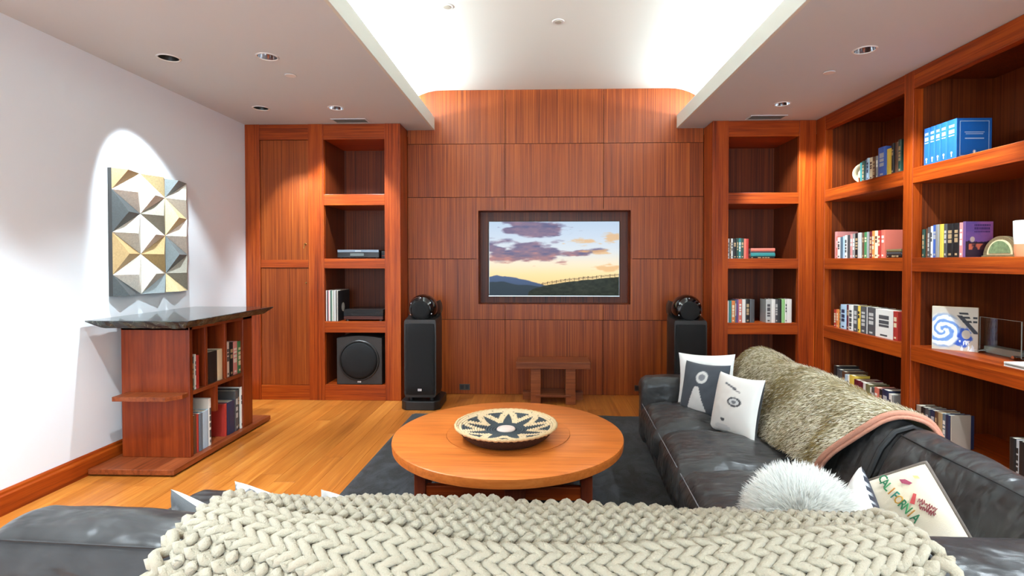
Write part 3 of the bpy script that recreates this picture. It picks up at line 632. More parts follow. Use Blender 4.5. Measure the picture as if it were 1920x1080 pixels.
# ---- bar / console
bar = thing('bar_console', 'cherry wood console with open cubbies against the white wall', 'console', (-2.66, 3.93, 0))
CB = 'cherry_bar'; wood('cherry_flat', '#5a2412', '#83401f', '#98502c', 'Y', 45, 0.03, rough=0.3, rand=0.03); CF = 'cherry_flat'
X0, X1, Y0, Y1 = -2.893, -2.413, 3.530, 4.312
bx('plinth', XL + 0.03, -2.378, 3.314, 4.535, 0.012, 0.048, CF, bar, 0.004); bx('plinth_base', XL + 0.03, -2.42, 3.36, 4.49, 0.0, 0.012, 'dark_gap', bar, 0)
bx('end_panel', X0, X1, Y0, Y0 + 0.035, 0.048, 0.955, CB, bar, 0.004); bx('end_panel', X0, X1, 4.178, Y1, 0.048, 0.955, CB, bar, 0.004)
bx('back_panel', X0, X0 + 0.02, Y0 + 0.035, 4.178, 0.048, 0.955, CB, bar, 0)
bx('middle_shelf', X0 + 0.02, X1 - 0.003, Y0 + 0.035, 4.178, 0.472, 0.500, CF, bar, 0.002)
bx('top_frame', X0, X1, Y0, Y1, 0.925, 0.955, CF, bar, 0.002)
for yy in (3.722, 3.957): bx('divider', X0 + 0.02, X1 - 0.006, yy - 0.013, yy + 0.013, 0.50, 0.925, CB, bar, 0.002)
bx('hanging_divider', X0 + 0.02, X1 - 0.006, 3.818, 3.852, 0.285, 0.472, CB, bar, 0.002)
build('side_shelf', MB().prism([(-2.85, 3.395), (-2.49, 3.395), (-2.425, 3.47), (-2.425, 3.530), (-2.85, 3.530)], 0.468, 0.498), CF, bar, bevel=0.002)
# stone slab with chiselled edges
m, nt, b_ = nmat('dark_granite'); N = nt.nodes.new; LK = nt.links.new
tc = N('ShaderNodeTexCoord'); n1 = N('ShaderNodeTexNoise'); n1.inputs['Scale'].default_value = 9; n1.inputs['Detail'].default_value = 8; n1.inputs['Distortion'].default_value = 1.6
rp = N('ShaderNodeValToRGB'); e = rp.color_ramp.elements; e[0].position = 0.42; e[0].color = lin('#15191a'); e[1].position = 0.62; e[1].color = lin('#39423c'); k = e.new(0.505); k.color = lin('#20282a'); k = e.new(0.515); k.color = lin('#7d8277'); k = e.new(0.53); k.color = lin('#23302b')
LK(tc.outputs['Object'], n1.inputs['Vector']); LK(n1.outputs['Fac'], rp.inputs['Fac']); LK(rp.outputs['Color'], b_.inputs['Base Color']); b_.inputs['Roughness'].default_value = 0.07; b_.inputs['Specular IOR Level'].default_value = 0.8; MATS['dark_granite'] = m
m2 = m.copy(); m2.name = 'chiselled_granite'; m2.node_tree.nodes['Principled BSDF'].inputs['Roughness'].default_value = 0.45; MATS['chiselled_granite'] = m2
gx0, gx1, gy0, gy1, gz0, gz1 = -2.95, -2.272, 3.312, 4.385, 0.957, 1.014
per = []
for a, b, n in (((gx0, gy0), (gx1, gy0), 22), ((gx1, gy0), (gx1, gy1), 36), ((gx1, gy1), (gx0, gy1), 22), ((gx0, gy1), (gx0, gy0), 20)):
    per += [(a[0] + (b[0] - a[0]) * k / n, a[1] + (b[1] - a[1]) * k / n) for k in range(n)]
cx, cy = (gx0 + gx1) / 2, (gy0 + gy1) / 2; rg = random.Random(11); mb = MB(); lv = [(0.0, gz1, 0.002), (0.0, gz1 - 0.006, 0.006), (0.025, gz1 - 0.03, 0.016), (0.055, gz0 + 0.006, 0.018), (0.075, gz0, 0.01)]
rows_ = []
for ins, z, j in lv:
    row = []
    for (px, py) in per:
        dx, dy = cx - px, cy - py; L = sqrt(dx * dx + dy * dy); q = ins + rg.uniform(-j, j) * 0.6
        row.append((px + q * (1 if dx > 0 else -1) * (abs(dx) / 0.34) ** 3, py + q * (1 if dy > 0 else -1) * (abs(dy) / 0.54) ** 3, z + (rg.uniform(-j, j) * 0.35 if 0 < ins < 0.07 else 0)))
    rows_.append(row + [row[0]])
mb.grid(rows_, mi=1); n = len(per); mb.f.append(tuple(range(n))); mb.m.append(0); mb.f.append(tuple(range(4 * (n + 1), 4 * (n + 1) + n))[::-1]); mb.m.append(0)
slab = build('stone_slab', mb, ['dark_granite', 'chiselled_granite']); tag(slab, 'polished dark green stone slab with chiselled edge on the cherry console', 'stone top')

# ================================================================== FLOOR THINGS
# ---- rug
m, nt, b_ = nmat('rug_pile'); N = nt.nodes.new; LK = nt.links.new
tc = N('ShaderNodeTexCoord'); mp = N('ShaderNodeMapping'); mp.inputs['Scale'].default_value = (3.0, 1.6, 1); n1 = N('ShaderNodeTexNoise'); n1.inputs['Scale'].default_value = 2.6; n1.inputs['Detail'].default_value = 9; n1.inputs['Roughness'].default_value = 0.65; n1.inputs['Distortion'].default_value = 1.4
rp = N('ShaderNodeValToRGB'); e = rp.color_ramp.elements; e[0].position = 0.42; e[0].color = lin('#08090b'); e[1].position = 0.60; e[1].color = lin('#30353b')
n2 = N('ShaderNodeTexNoise'); n2.inputs['Scale'].default_value = 240; bp = N('ShaderNodeBump'); bp.inputs['Strength'].default_value = 0.9; bp.inputs['Distance'].default_value = 0.012
LK(tc.outputs['Object'], mp.inputs['Vector']); LK(mp.outputs[0], n1.inputs['Vector']); LK(n1.outputs['Fac'], rp.inputs['Fac']); LK(rp.outputs['Color'], b_.inputs['Base Color']); LK(tc.outputs['Object'], n2.inputs['Vector']); LK(n2.outputs['Fac'], bp.inputs['Height']); LK(bp.outputs['Normal'], b_.inputs['Normal'])
b_.inputs['Roughness'].default_value = 0.95; b_.inputs['Sheen Weight'].default_value = 0.15; b_.inputs['Sheen Roughness'].default_value = 0.4; MATS['rug_pile'] = m
rx0, rx1, ry0, ry1 = -1.32, 1.75, 1.15, 4.74
nx, ny = 90, 100; P = []
for j in range(ny + 1):
    row = []
    for i in range(nx + 1):
        u, v = i / nx, j / ny; ed = min(u, 1 - u) * 3.1, min(v, 1 - v) * 3.6; f = min(1, min(ed) / 0.03)
        row.append((rx0 + (rx1 - rx0) * u, ry0 + (ry1 - ry0) * v, 0.002 + (0.018 + 0.004 * noise.noise((u * 30, v * 36, 0))) * sqrt(max(f, 0.0))))
    P.append(row)
rug = build('area_rug', MB().grid(P), 'rug_pile', smooth='all', fix=False); rug.rotation_euler = (0, 0, R(-1)); rug.location = (0.055, 0.0, 0)
tag(rug, 'dark charcoal plush rug under the round coffee table', 'rug')
# ---- round coffee table
TC = (-0.19, 2.997); tt = thing('coffee_table', 'large round cherry coffee table on the dark rug', 'coffee table', (TC[0], TC[1], 0.02))
top = MB().lathe([(0.352, 0.420), (0.640, 0.420), (0.648, 0.416), (0.650, 0.405), (0.646, 0.372), (0.640, 0.368), (0.0, 0.368)], 128, c=(TC[0], TC[1], 0), cap=False)
tob = build('tabletop', top, 'table_top', tt, smooth=True)
build('turning_centre', MB().lathe([(0.350, 0.400), (0.350, 0.4215), (0.346, 0.4225), (0.0, 0.4225)], 96, c=(TC[0], TC[1], 0)), 'table_top', tob, smooth=True)
wood('table_leg', '#45190c', '#6b2c17', '#7f3b20', 'Z', 50, 0.04)
for dx in (-0.41, 0.41):
    for dy in (-0.41, 0.41): bx('leg', TC[0] + dx - 0.028, TC[0] + dx + 0.028, TC[1] + dy - 0.028, TC[1] + dy + 0.028, 0.021, 0.368, 'table_leg', tt, 0.003)
for dx in (0.06,):
    for dy in (-0.43, 0.43): bx('centre_leg', TC[0] + dx - 0.05, TC[0] + dx + 0.05, TC[1] + dy - 0.03, TC[1] + dy + 0.03, 0.021, 0.368, 'table_leg', tt, 0.003)
for dy in (-0.41, 0.41): bx('stretcher', TC[0] - 0.382, TC[0] + 0.382, TC[1] + dy - 0.018, TC[1] + dy + 0.018, 0.225, 0.29, 'mahogany_x', tt, 0.003)
for dx in (-0.41, 0.41): bx('stretcher', TC[0] + dx - 0.018, TC[0] + dx + 0.018, TC[1] - 0.382, TC[1] + 0.382, 0.225, 0.29, 'mahogany_y', tt, 0.003)
# ---- woven basket tray
bc = (-0.197, 2.895); bk = thing('woven_basket', 'shallow woven tray with a dark star pattern on the coffee table', 'basket', (bc[0], bc[1], 0.4225), world=False)
na, nr = 216, 17; RB = 0.272
def bprof(k, f):
    r = 0.03 + (RB - 0.03) * (k + f) / nr; t = r / RB
    z = 0.040 + 0.036 * t ** 2.2 + 0.0055 * sin(pi * f); return r, z
mb = MB(); rows_ = []; cols = []; rb = np.random.RandomState(4)
tan = linear(np.array([214, 186, 146]) / 255.); cr = linear(np.array([226, 205, 172]) / 255.); dk = linear(np.array([60, 66, 70]) / 255.)
for k in range(nr):
    tw = rb.rand(na + 1) * 0.5
    for f in (0.02, 0.25, 0.5, 0.75, 0.98):
        r, z = bprof(k, f); row = []; 
        for i in range(na + 1):
            a = 2 * pi * i / na + pi / 2; rj = 0.0012 * sin(i * 2.1 + k * 1.7)
            row.append(((r + rj) * cos(a), (r + rj) * sin(a), z + 0.0014 * (i % 2)))
            t = (k + 0.5) / nr; q = (i / na * 9) % 1.0; dq = min(q, 1 - q)          # distance to a petal axis, 0..0.5
            dark = t < 0.34 or (0.34 <= t < 0.80 and dq < 0.36 * (0.80 - t) / 0.46 * 0.9 + 0.02) or (0.60 < t < 0.86 and abs(q - 0.5) < 0.26 * (t - 0.58) / 0.28)
            cc = dk if dark else tan * (1 - tw[i % (na)]) + cr * tw[i % na]
            if not dark and (i * 7 + k * 13) % 23 == 0: cc = cc * 0.45
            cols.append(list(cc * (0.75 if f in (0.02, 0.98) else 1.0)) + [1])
        rows_.append(row)
mb.grid(rows_)
w_ = build('coiled_dish', mb, attr_mat('woven_straw', 0.8, bump=0.4, bscale=400), bk, smooth='all', fix=False); set_col(w_, cols)
build('rim_cord', MB().tube([((RB + 0.004 + 0.0016 * sin(i * 1.3)) * cos(2 * pi * i / 180), (RB + 0.004 + 0.0016 * sin(i * 1.3)) * sin(2 * pi * i / 180), 0.078 + 0.0018 * sin(i * 1.9)) for i in range(180)], 0.0085, 8, closed=True), plain('straw', '#d3b588', 0.8, bump=0.5, bscale=300, var=0.25), bk, smooth='all')
build('underside', MB().lathe([(0.19, 0.0005), (0.205, 0.004), (0.235, 0.025), (0.262, 0.055), (RB, 0.074), (0.20, 0.05), (0.0, 0.03)], 64, cap=True), plain('dark_straw', '#3a2113', 0.85, bump=0.8, bscale=120, var=0.4), bk, smooth='all')
build('centre_button', MB().lathe([(0.052, 0.044), (0.052, 0.050), (0.047, 0.056), (0.040, 0.057), (0.036, 0.054), (0.031, 0.057), (0.02, 0.060), (0.0, 0.061)], 36), plain('shell_pink', '#d9c6bb', 0.35), bk, smooth='all')
# ---- low bench below the screen
bn = thing('low_bench', 'small mahogany bench standing below the recessed television', 'bench', (0.11, 5.25, 0))
wood('bench_wood', '#5e2c16', '#834423', '#9a5a33', 'X', 50, 0.03, rand=0.02)
bx('seat_slab', -0.250, 0.472, 5.10, 5.42, 0.352, 0.416, 'bench_wood', bn, 0.004)
for xx in (-0.108, 0.232): bx('leg', xx, xx + 0.098, 5.125, 5.175, 0.0, 0.352, 'bench_wood', bn, 0.003)
for xx in (-0.108, 0.232): bx('leg', xx, xx + 0.098, 5.34, 5.39, 0.0, 0.352, 'bench_wood', bn, 0.003)
for xx in (-0.19, 0.335): bx('foot_block', xx, xx + 0.08, 5.30, 5.40, 0.0, 0.075, 'bench_wood', bn, 0.003)
bx('lower_shelf', -0.06, 0.285, 5.115, 5.40, 0.072, 0.094, 'bench_wood', bn, 0.002)

# ================================================================== SOFA (set square to itself, turned slightly in the room)
SROT = R(-2.4); SR = Matrix.Rotation(SROT, 3, 'Z'); PIV = Vector((0.9, 1.7, 0))
def soft_root(name, label, cat, piv=PIV):
    p = SR @ Vector(piv); t = thing(name, label, cat, p, SROT, world=False); t['_piv'] = list(piv); return t
def sbuild(name, mb, mat, root, **k):
    o = build(name, mb, mat, root, **k)
    if root.type == 'EMPTY': o.location = -Vector(root['_piv'])
    return o
m, nt, b_ = nmat('black_leather'); N = nt.nodes.new; LK = nt.links.new
tc = N('ShaderNodeTexCoord'); n1 = N('ShaderNodeTexNoise'); n1.inputs['Scale'].default_value = 6; n1.inputs['Detail'].default_value = 2; n1.inputs['Distortion'].default_value = 0.15
vo = N('ShaderNodeTexVoronoi'); vo.inputs['Scale'].default_value = 420; vo.feature = 'DISTANCE_TO_EDGE'
b1 = N('ShaderNodeBump'); b1.inputs['Strength'].default_value = 0.6; b1.inputs['Distance'].default_value = 0.035; b2 = N('ShaderNodeBump'); b2.inputs['Strength'].default_value = 0.08; b2.inputs['Distance'].default_value = 0.002
mp = N('ShaderNodeMapping'); mp.inputs['Scale'].default_value = (5, 13, 8); mp.inputs['Rotation'].default_value = (0, 0, 0.5); n2 = N('ShaderNodeTexNoise'); n2.inputs['Scale'].default_value = 1.0; n2.inputs['Detail'].default_value = 2.5; n2.inputs['Distortion'].default_value = 0.35
ad = N('ShaderNodeMath'); ad.operation = 'MULTIPLY_ADD'; ad.inputs[1].default_value = 1.0
LK(tc.outputs['Object'], mp.inputs['Vector']); LK(mp.outputs[0], n2.inputs['Vector']); LK(n2.outputs['Fac'], ad.inputs[0]); LK(n1.outputs['Fac'], ad.inputs[2])
LK(tc.outputs['Object'], n1.inputs['Vector']); LK(tc.outputs['Object'], vo.inputs['Vector']); LK(ad.outputs[0], b1.inputs['Height']); LK(vo.outputs['Distance'], b2.inputs['Height']); LK(b1.outputs['Normal'], b2.inputs['Normal']); LK(b2.outputs['Normal'], b_.inputs['Normal'])
rp = N('ShaderNodeValToRGB'); rp.color_ramp.elements[0].position = .3; rp.color_ramp.elements[0].color = lin('#2e2d2d'); rp.color_ramp.elements[1].position = .7; rp.color_ramp.elements[1].color = lin('#403f3f')
LK(n1.outputs['Fac'], rp.inputs['Fac']); LK(rp.outputs['Color'], b_.inputs['Base Color']); b_.inputs['Roughness'].default_value = 0.28; b_.inputs['Specular IOR Level'].default_value = 0.25; MATS['black_leather'] = m
plain('leather_seam', '#121214', 0.6); plain('seam_light', '#6a6a6e', 0.6)
def chaikin(p, n=2, closed=True):
    for _ in range(n):
        q = []; m_ = len(p)
        for i in range(m_ if closed else m_ - 1):
            a, b = p[i], p[(i + 1) % m_]; q += [tuple(a[k] * .75 + b[k] * .25 for k in range(len(a))), tuple(a[k] * .25 + b[k] * .75 for k in range(len(a)))]
        p = q if closed else [p[0]] + q + [p[-1]]
    return p
def loft(profile, a0, a1, axis, r=0.07, step=0.03, wr=0.006, seed=0.0, sag=0.0, wsc=6):
    """soft bolster: PROFILE (b, z) swept along AXIS from a0 to a1 with rounded ends"""
    pf = chaikin(profile, 2); cb = sum(p[0] for p in pf) / len(pf); cz = sum(p[1] for p in pf) / len(pf); st = []
    L = a1 - a0; n = max(8, int(L / step)); ends = [r * (1 - cos(pi / 2 * k / 5)) for k in range(6)]
    st = [(a0 + e, sin(pi / 2 * k / 5)) for k, e in enumerate(ends)] + [(a0 + r + (L - 2 * r) * k / n, 1.0) for k in range(1, n)] + [(a1 - e, sin(pi / 2 * k / 5)) for k, e in reversed(list(enumerate(ends)))]
    rows_ = []
    for a, s in st:
        row = []
        for (b, z) in pf:
            hb, hz = b - cb, z - cz; f = 1 - (1 - s) * 0.16 / max(0.16, sqrt(hb * hb + hz * hz)); f = max(f, 0.12)
            bb_, zz = cb + hb * f, cz + hz * f
            d = noise.noise((a * wsc + seed, bb_ * wsc * .6, zz * wsc * .6)) * wr + noise.noise((a * wsc * 3.1, bb_ * 9 + seed, zz * 9)) * wr * 0.35
            L_ = sqrt(hb * hb + hz * hz); bb_ += hb / L_ * d; zz += hz / L_ * d
            if zz > 0.6: zz -= sag * sin(pi * min(1, max(0, (a - a0) / L)))
            row.append((a, bb_, zz) if axis == 'X' else (bb_, a, zz))
        rows_.append(row + [row[0]])
    mb = MB(); mb.grid(rows_); k = len(pf); mb.f.append(tuple(range(k))); mb.m.append(0); mb.f.append(tuple(range((len(rows_) - 1) * (k + 1), (len(rows_) - 1) * (k + 1) + k))); mb.m.append(0)
    return mb
sofa = soft_root('sectional_sofa', 'black leather L-shaped sectional sofa around the coffee table', 'sofa')
LT = 'black_leather'
NEAR = [(1.09, .09), (1.075, .40), (1.085, .66), (1.11, .745), (1.17, .775), (1.25, .775), (1.305, .745), (1.34, .66), (1.40, .52), (1.44, .42), (1.44, .09)]
SIDE = [(1.40, .09), (1.425, .42), (1.405, .68), (1.37, .765), (1.31, .785), (1.25, .765), (1.20, .69), (1.14, .55), (1.10, .42), (1.10, .09)]
sbuild('back', loft(NEAR, -1.41, 1.405, 'X', 0.09, wr=0.006, seed=2), LT, sofa, smooth='all')
bkr = sbuild('back_cushion', loft(SIDE, 2.085, 3.80, 'Y', 0.06, wr=0.010, seed=5), LT, sofa, smooth='all')
sbuild('back_cushion', loft(SIDE, 1.18, 2.075, 'Y', 0.05, wr=0.012, seed=9), LT, sofa, smooth='all')
sbuild('gap_strap', MB().tube([(1.405, 2.08, .60), (1.37, 2.08, .752), (1.31, 2.08, .772), (1.25, 2.08, .752), (1.20, 2.08, .69), (1.14, 2.08, .55), (1.115, 2.08, .45)], 0.012, 8), 'leather_seam', sofa, smooth=True)
sbuild('top_seam', MB().tube([(xx, 1.118, 0.752 + 0.004 * sin(xx * 3)) for xx in np.linspace(-1.34, 1.2, 40)], 0.0028, 6), 'leather_seam', sofa, smooth=True)
sbuild('top_seam', MB().tube([(1.243, yy, 0.759 + 0.003 * sin(yy * 9)) for yy in np.linspace(1.30, 2.03, 24)], 0.0028, 6), 'leather_seam', sofa, smooth=True)
sbuild('base', MB().box(-1.34, 1.40, 1.10, 1.88, .085, .25).box(.58, 1.40, 1.88, 3.90, .085, .25), LT, sofa, bevel=0.02)
for (fx, fy) in ((-1.28, 1.16), (-1.28, 1.82), (0.64, 3.84), (1.34, 3.84), (1.34, 1.16), (-.1, 1.82), (-.1, 1.16)):
    sbuild('foot', MB().lathe([(0.0, .0225), (0.022, .0225), (0.028, .09), (0.0, .09)], 14, c=(fx, fy, 0)), 'dark_baffle', sofa, smooth=True)
def seat(x0, x1, y0, y1, seed, z0=.205, z1=.412):
    mb = rounded_box((x1 - x0) / 2 - .002, (y1 - y0) / 2 - .002, (z1 - z0) / 2, 0.065, 18, puff=0.045, wr=0.016, wscale=6.0, seed=seed)
    o = sbuild('seat_cushion', move(mb, ((x0 + x1) / 2, (y0 + y1) / 2, (z0 + z1) / 2)), LT, sofa, smooth='all'); return o
s1 = seat(.525, 1.18, 3.095, 3.715, 1.3); s2 = seat(.525, 1.18, 2.515, 3.093, 4.1); s3 = seat(.525, 1.18, 1.93, 2.513, 7.7)
seat(.525, 1.18, 1.36, 1.928, 3.3); seat(-.03, .523, 1.36, 1.93, 5.2); seat(-.58, -.032, 1.36, 1.93, 6.4); seat(-1.13, -.582, 1.36, 1.93, 8.8)
sbuild('arm', move(rounded_box(.11, .29, .235, .06, 14, puff=.012, wr=.005, wscale=6, seed=4), (-1.235, 1.555, .335)), LT, sofa, smooth='all')
for o, (y0, y1) in ((s1, (3.13, 3.68)), (s2, (2.55, 3.06)), (s3, (1.96, 2.48))):
    build('front_piping', MB().tube([(.541, yy, .412) for yy in np.linspace(y0, y1, 12)], 0.0022, 6), 'seam_light', o, smooth=True)
arm = sbuild('arm', move(rounded_box(.375, .10, .235, .06, 14, puff=.012, wr=.006, wscale=6, seed=2), (.92, 3.825, .335)), LT, sofa, smooth='all')

# ---- chunky hand-knit blanket over the near back: every loop of yarn is there
kb = soft_root('knit_blanket', 'chunky beige hand-knitted blanket draped over the near sofa back', 'blanket', (0.0, 1.2, 0.775))
PATH = [(1.52, .48), (1.455, .59), (1.40, .69), (1.345, .745), (1.27, .772), (1.18, .772), (1.10, .752), (1.052, .705), (1.032, .64), (1.025, .54), (1.02, .40), (1.02, .28)]
PATH = chaikin(PATH, 2, closed=False)
cum = [0.0]
for i in range(1, len(PATH)): cum.append(cum[-1] + sqrt((PATH[i][0] - PATH[i - 1][0]) ** 2 + (PATH[i][1] - PATH[i - 1][1]) ** 2))
PA = np.array(PATH); CU = np.array(cum)
def bsurf(u, s):
    """u: along the sofa (m), s: along the drape (m); returns point and outward normal"""
    y = np.interp(s, CU, PA[:, 0]); z = np.interp(s, CU, PA[:, 1]); e = 0.02
    ty = np.interp(s + e, CU, PA[:, 0]) - np.interp(s - e, CU, PA[:, 0]); tz = np.interp(s + e, CU, PA[:, 1]) - np.interp(s - e, CU, PA[:, 1]); l = sqrt(ty * ty + tz * tz) + 1e-9
    n = Vector((0, tz / l, -ty / l))
    b = 0.012 * noise.noise((u * 3.1, s * 4, 2.0)) + 0.012 * noise.noise((u * 7.0, s * 6, 7.0)) + 0.006
    return Vector((u, y, z)) + n * b, n
WP, CP = 0.040, 0.037              # wale pitch (across the drape), course pitch (along the sofa)
U0, U1 = -0.845, 0.750; NC = int((U1 - U0) / CP); NW = 21; TS = 12
S0 = 0.16
yarn_r = 0.0103
mb = MB()
def wale_band(j, un):
    return 7 <= j <= 9
for i in range(NC + 1):
    pts = []
    for k in range(NW * TS + 1):
        t = 2 * pi * k / TS; j = min(NW - 1, k // TS)
        ds = WP * (t / (2 * pi)) - 0.22 * WP * sin(2 * t)        # across wales
        du = CP * 0.92 * -cos(t)                                 # loop height
        dz = -0.0100 * cos(2 * t)
        sgn = 1.0 if wale_band(j, 0) else -1.0
        u = U0 + i * CP + du; un = (u - (U0 + U1) / 2) / ((U1 - U0) / 2)
        s = S0 + ds + 0.13 * (1 - abs(un) ** 1.7) - 0.035
        flare = 1 + 0.05 * max(0, s - 0.42)
        p, n = bsurf(u * flare, max(0.005, s)); n_ = n
        jit = 0.003 * noise.noise((i * 1.7, k * 0.35, 1.0))
        pts.append(p + n_ * (0.014 + sgn * dz + jit))
    mb.tube(pts, yarn_r, 7)
sbuild('yarn', mb, plain('wool_beige', '#aaa08c', 0.95, bump=0.5, bscale=320, sheen=0.15), kb, smooth='all', fix=False)
for ue, seed in ((U0 - 0.022, 1), (U0 + NC * CP + 0.020, 2)):
    pts = []; edge = MB()
    for k in range(130):
        s = 0.03 + k * 0.0062; p, n = bsurf(ue * (1 + 0.05 * max(0, s - .42)) + 0.011 * sin(k * 0.9), s); pts.append(p + n * (0.016 + 0.009 * cos(k * 0.9)))
    edge.tube(pts, 0.0125, 7)
    sbuild('edge_cord', edge, 'wool_beige', kb, smooth='all', fix=False)

# ---- fur helper
def fur(name, roots, length, width, mat, parent, cols, seed=0, local=None, segs=2):
    """ROOTS: (point, lay direction) ; each blade is a thin tapered curved strip"""
    rs = random.Random(seed); mb = MB(); C = []
    for (p, d, n), c in zip(roots, cols):
        l = length * rs.uniform(0.6, 1.2); sd = d.cross(n)
        if sd.length < 1e-4: sd = Vector((1, 0, 0))
        sd.normalize(); sd = (sd + Vector((rs.uniform(-1, 1), rs.uniform(-1, 1), rs.uniform(-1, 1))) * 0.5).normalized() * width * 0.5
        dd = (d + Vector((rs.uniform(-1, 1), rs.uniform(-1, 1), rs.uniform(-1, 1))) * 0.28).normalized()
        m1 = p + dd * l * 0.5; tip = p + dd * l + n * (-0.12 * l)
        mb.add([p - sd, p + sd, m1 + sd * 0.8, m1 - sd * 0.8, tip], [(0, 1, 2, 3), (3, 2, 4)])
        C += [list(c) + [1]] * 5
    o = build(name, mb, mat, parent, fix=False, smooth='all'); set_col(o, C); tag(o, kind='stuff'); return o
# ---- faux fur throw on the side back
th = soft_root('fur_throw', 'olive and cream faux fur throw with pink hem over the side sofa back', 'throw blanket', (1.28, 2.95, 0.80))
pf = [(1.075, .50), (1.115, .60), (1.16, .69), (1.205, .765), (1.26, .808), (1.32, .815), (1.385, .79), (1.425, .71), (1.44, .60), (1.45, .48)]
pf = chaikin(pf, 2, closed=False); PB = np.array(pf); CB_ = np.concatenate([[0], np.cumsum(np.sqrt(((PB[1:] - PB[:-1]) ** 2).sum(1)))]); VL = CB_[-1]
def tsurf(s, v, off=0.0):
    """s 0..1 near to far, v 0..1 front hem to back hem"""
    near = np.interp(v, [0, 0.35, 0.55, 1], [2.33, 2.16, 2.10, 2.06]); y = near + (3.86 - near) * s
    d0 = 0.10 * (1 - v) * (0.5 - 0.5 * cos(min(1, s * 3.0) * pi)) * 0.6
    q = v * VL - d0 * (1 - v) * 0.0
    x = np.interp(q, CB_, PB[:, 0]); z = np.interp(q, CB_, PB[:, 1]); e = 0.01
    tx = np.interp(q + e, CB_, PB[:, 0]) - np.interp(q - e, CB_, PB[:, 0]); tz = np.interp(q + e, CB_, PB[:, 1]) - np.interp(q - e, CB_, PB[:, 1]); l = sqrt(tx * tx + tz * tz) + 1e-9
    n = Vector((-tz / l, 0, tx / l))
    if v < 0.45: z -= 0.06 * (0.45 - v) / 0.45 * min(1, s * 2.5); 
    if s > 0.85: z -= 0.10 * ((s - 0.85) / 0.15) ** 2
    w_ = 0.012 * noise.noise((y * 2.6, v * 4, 0)) + 0.008 * noise.noise((y * 7 + 3, v * 5, 1)) + 0.010 * sin(y * 9 + v * 3) * (1 - abs(v - .3))
    return Vector((x, y, z)) + n * (w_ + 0.008 + off), n
NS, NV = 60, 36
P = [[tsurf(i / NS, j / NV)[0] for j in range(NV + 1)] for i in range(NS + 1)]
base = sbuild('fur_backing', MB().grid(P), plain('fur_backing', '#8d8262', 0.95), th, smooth='all', fix=False)
bs = base.modifiers.new('thick', 'SOLIDIFY'); bs.thickness = 0.010; bs.offset = -1
rf = random.Random(21); roots = []; cols = []
fc = [linear(np.array(c) / 255.) for c in ((164, 144, 98), (236, 228, 206), (246, 242, 230), (110, 92, 60))]
for _ in range(30000):
    s, v = rf.random(), rf.random(); p, n = tsurf(s, v); p2, _n = tsurf(s, max(0, v - 0.03)); d = (p2 - p)
    d = (d.normalized() if d.length > 1e-6 else Vector((0, 0, -1))) * (1 if v < .62 else -1); lay = (d * 0.85 + n * 0.55 + Vector((0, -0.15, 0))).normalized()
    roots.append((p, lay, n))
    h = noise.noise((p.y * 3.4, v * 2.0, 3.0)) + 0.35 * noise.noise((p.y * 9, v * 5, 1.0)); q = min(1, max(0, 0.5 + h * 2.4)); a = fc[0] * (1 - q) + fc[1] * q
    if rf.random() < 0.12: a = fc[3]
    if rf.random() < 0.18: a = fc[2]
    cols.append(a)
fo = fur('fur_pile', roots, 0.022, 0.0034, hair_mat('fur_hair'), th, cols, 3); fo.location = -Vector(th['_piv'])
pink = plain('hem_pink', '#b9806a', 0.9, bump=0.3, bscale=200)
hem = [tsurf(0.0, v, -0.004)[0] + Vector((0, -0.006, 0)) for v in np.linspace(0, 0.86, 40)]
hm = MB().tube(hem, 0.012, 8); hem2 = [tsurf(0.0, v, -0.012)[0] + Vector((0, -0.02, -0.004)) for v in np.linspace(0.0, 0.86, 40)]; hm.tube(hem2, 0.008, 8)
sbuild('pink_hem', hm, pink, th, smooth='all', fix=False)

# ================================================================== CUSHIONS
def orient(nrm, roll=0.0):
    n = Vector(nrm).normalized(); Y = -n; Z = (Vector((0, 0, 1)) - n * n.z).normalized(); X = Y.cross(Z)
    M = Matrix((X, Y, Z)).transposed(); return M @ Matrix.Rotation(roll, 3, 'Y')
def pillow(name, label, w, h, th_, loc, nrm, roll, front, back, cat='cushion', group=None, piping=None, n=56, mat=None, pinch=0.085):
    """square cushion; front/back: functions of (S,T) arrays or sRGB tuples; local -y is the front"""
    M = orient(nrm, roll); g = np.linspace(-1, 1, n + 1); mb = MB(); C = []
    for side, pat in ((-1, front), (1, back)):
        P = []
        for t in g:
            row = []
            for s in g:
                k = ((1 - s * s) * (1 - t * t)); hh = th_ * 0.5 * k ** 0.42 if k > 0 else 0.0
                px = s * w / 2 * (1 - pinch * (1 - t * t)); pz = t * h / 2 * (1 - pinch * (1 - s * s))
                wv = 0.004 * noise.noise((s * 4 + loc[0] * 9, t * 4, side)) * k
                row.append(M @ Vector((px, side * (hh + wv), pz)))
            P.append(row)
        mb.grid(P, flip=(side > 0))
        S, T = np.meshgrid((g + 1) / 2, (g + 1) / 2)
        c = pat(S, T) if callable(pat) else np.broadcast_to(np.array(pat, float), S.shape + (3,))
        c = linear(np.clip(c, 0, 1)).reshape(-1, 3); C.append(np.concatenate([c, np.ones((len(c), 1))], 1))
    o = build(name, mb, mat or attr_mat('cushion_cloth', 0.85, bump=0.25, bscale=500, sheen=0.1), smooth='all', loc=loc, fix=False); set_col(o, np.concatenate(C))
    tag(o, label, cat, group)
    e = [M @ Vector((s * w / 2 * (1 - pinch * (1 - t * t)), 0, t * h / 2 * (1 - pinch * (1 - s * s)))) for s, t in [(q, -1) for q in g[:-1]] + [(1, q) for q in g[:-1]] + [(-q, 1) for q in g[:-1]] + [(-1, -q) for q in g[:-1]]]
    if piping: build('piping', MB().tube(e, 0.006, 6, closed=True), piping, o, smooth='all', fix=False)
    return o
def lerp(a, b, m): return a * (1 - m[..., None]) + b * m[..., None]
A = np.array
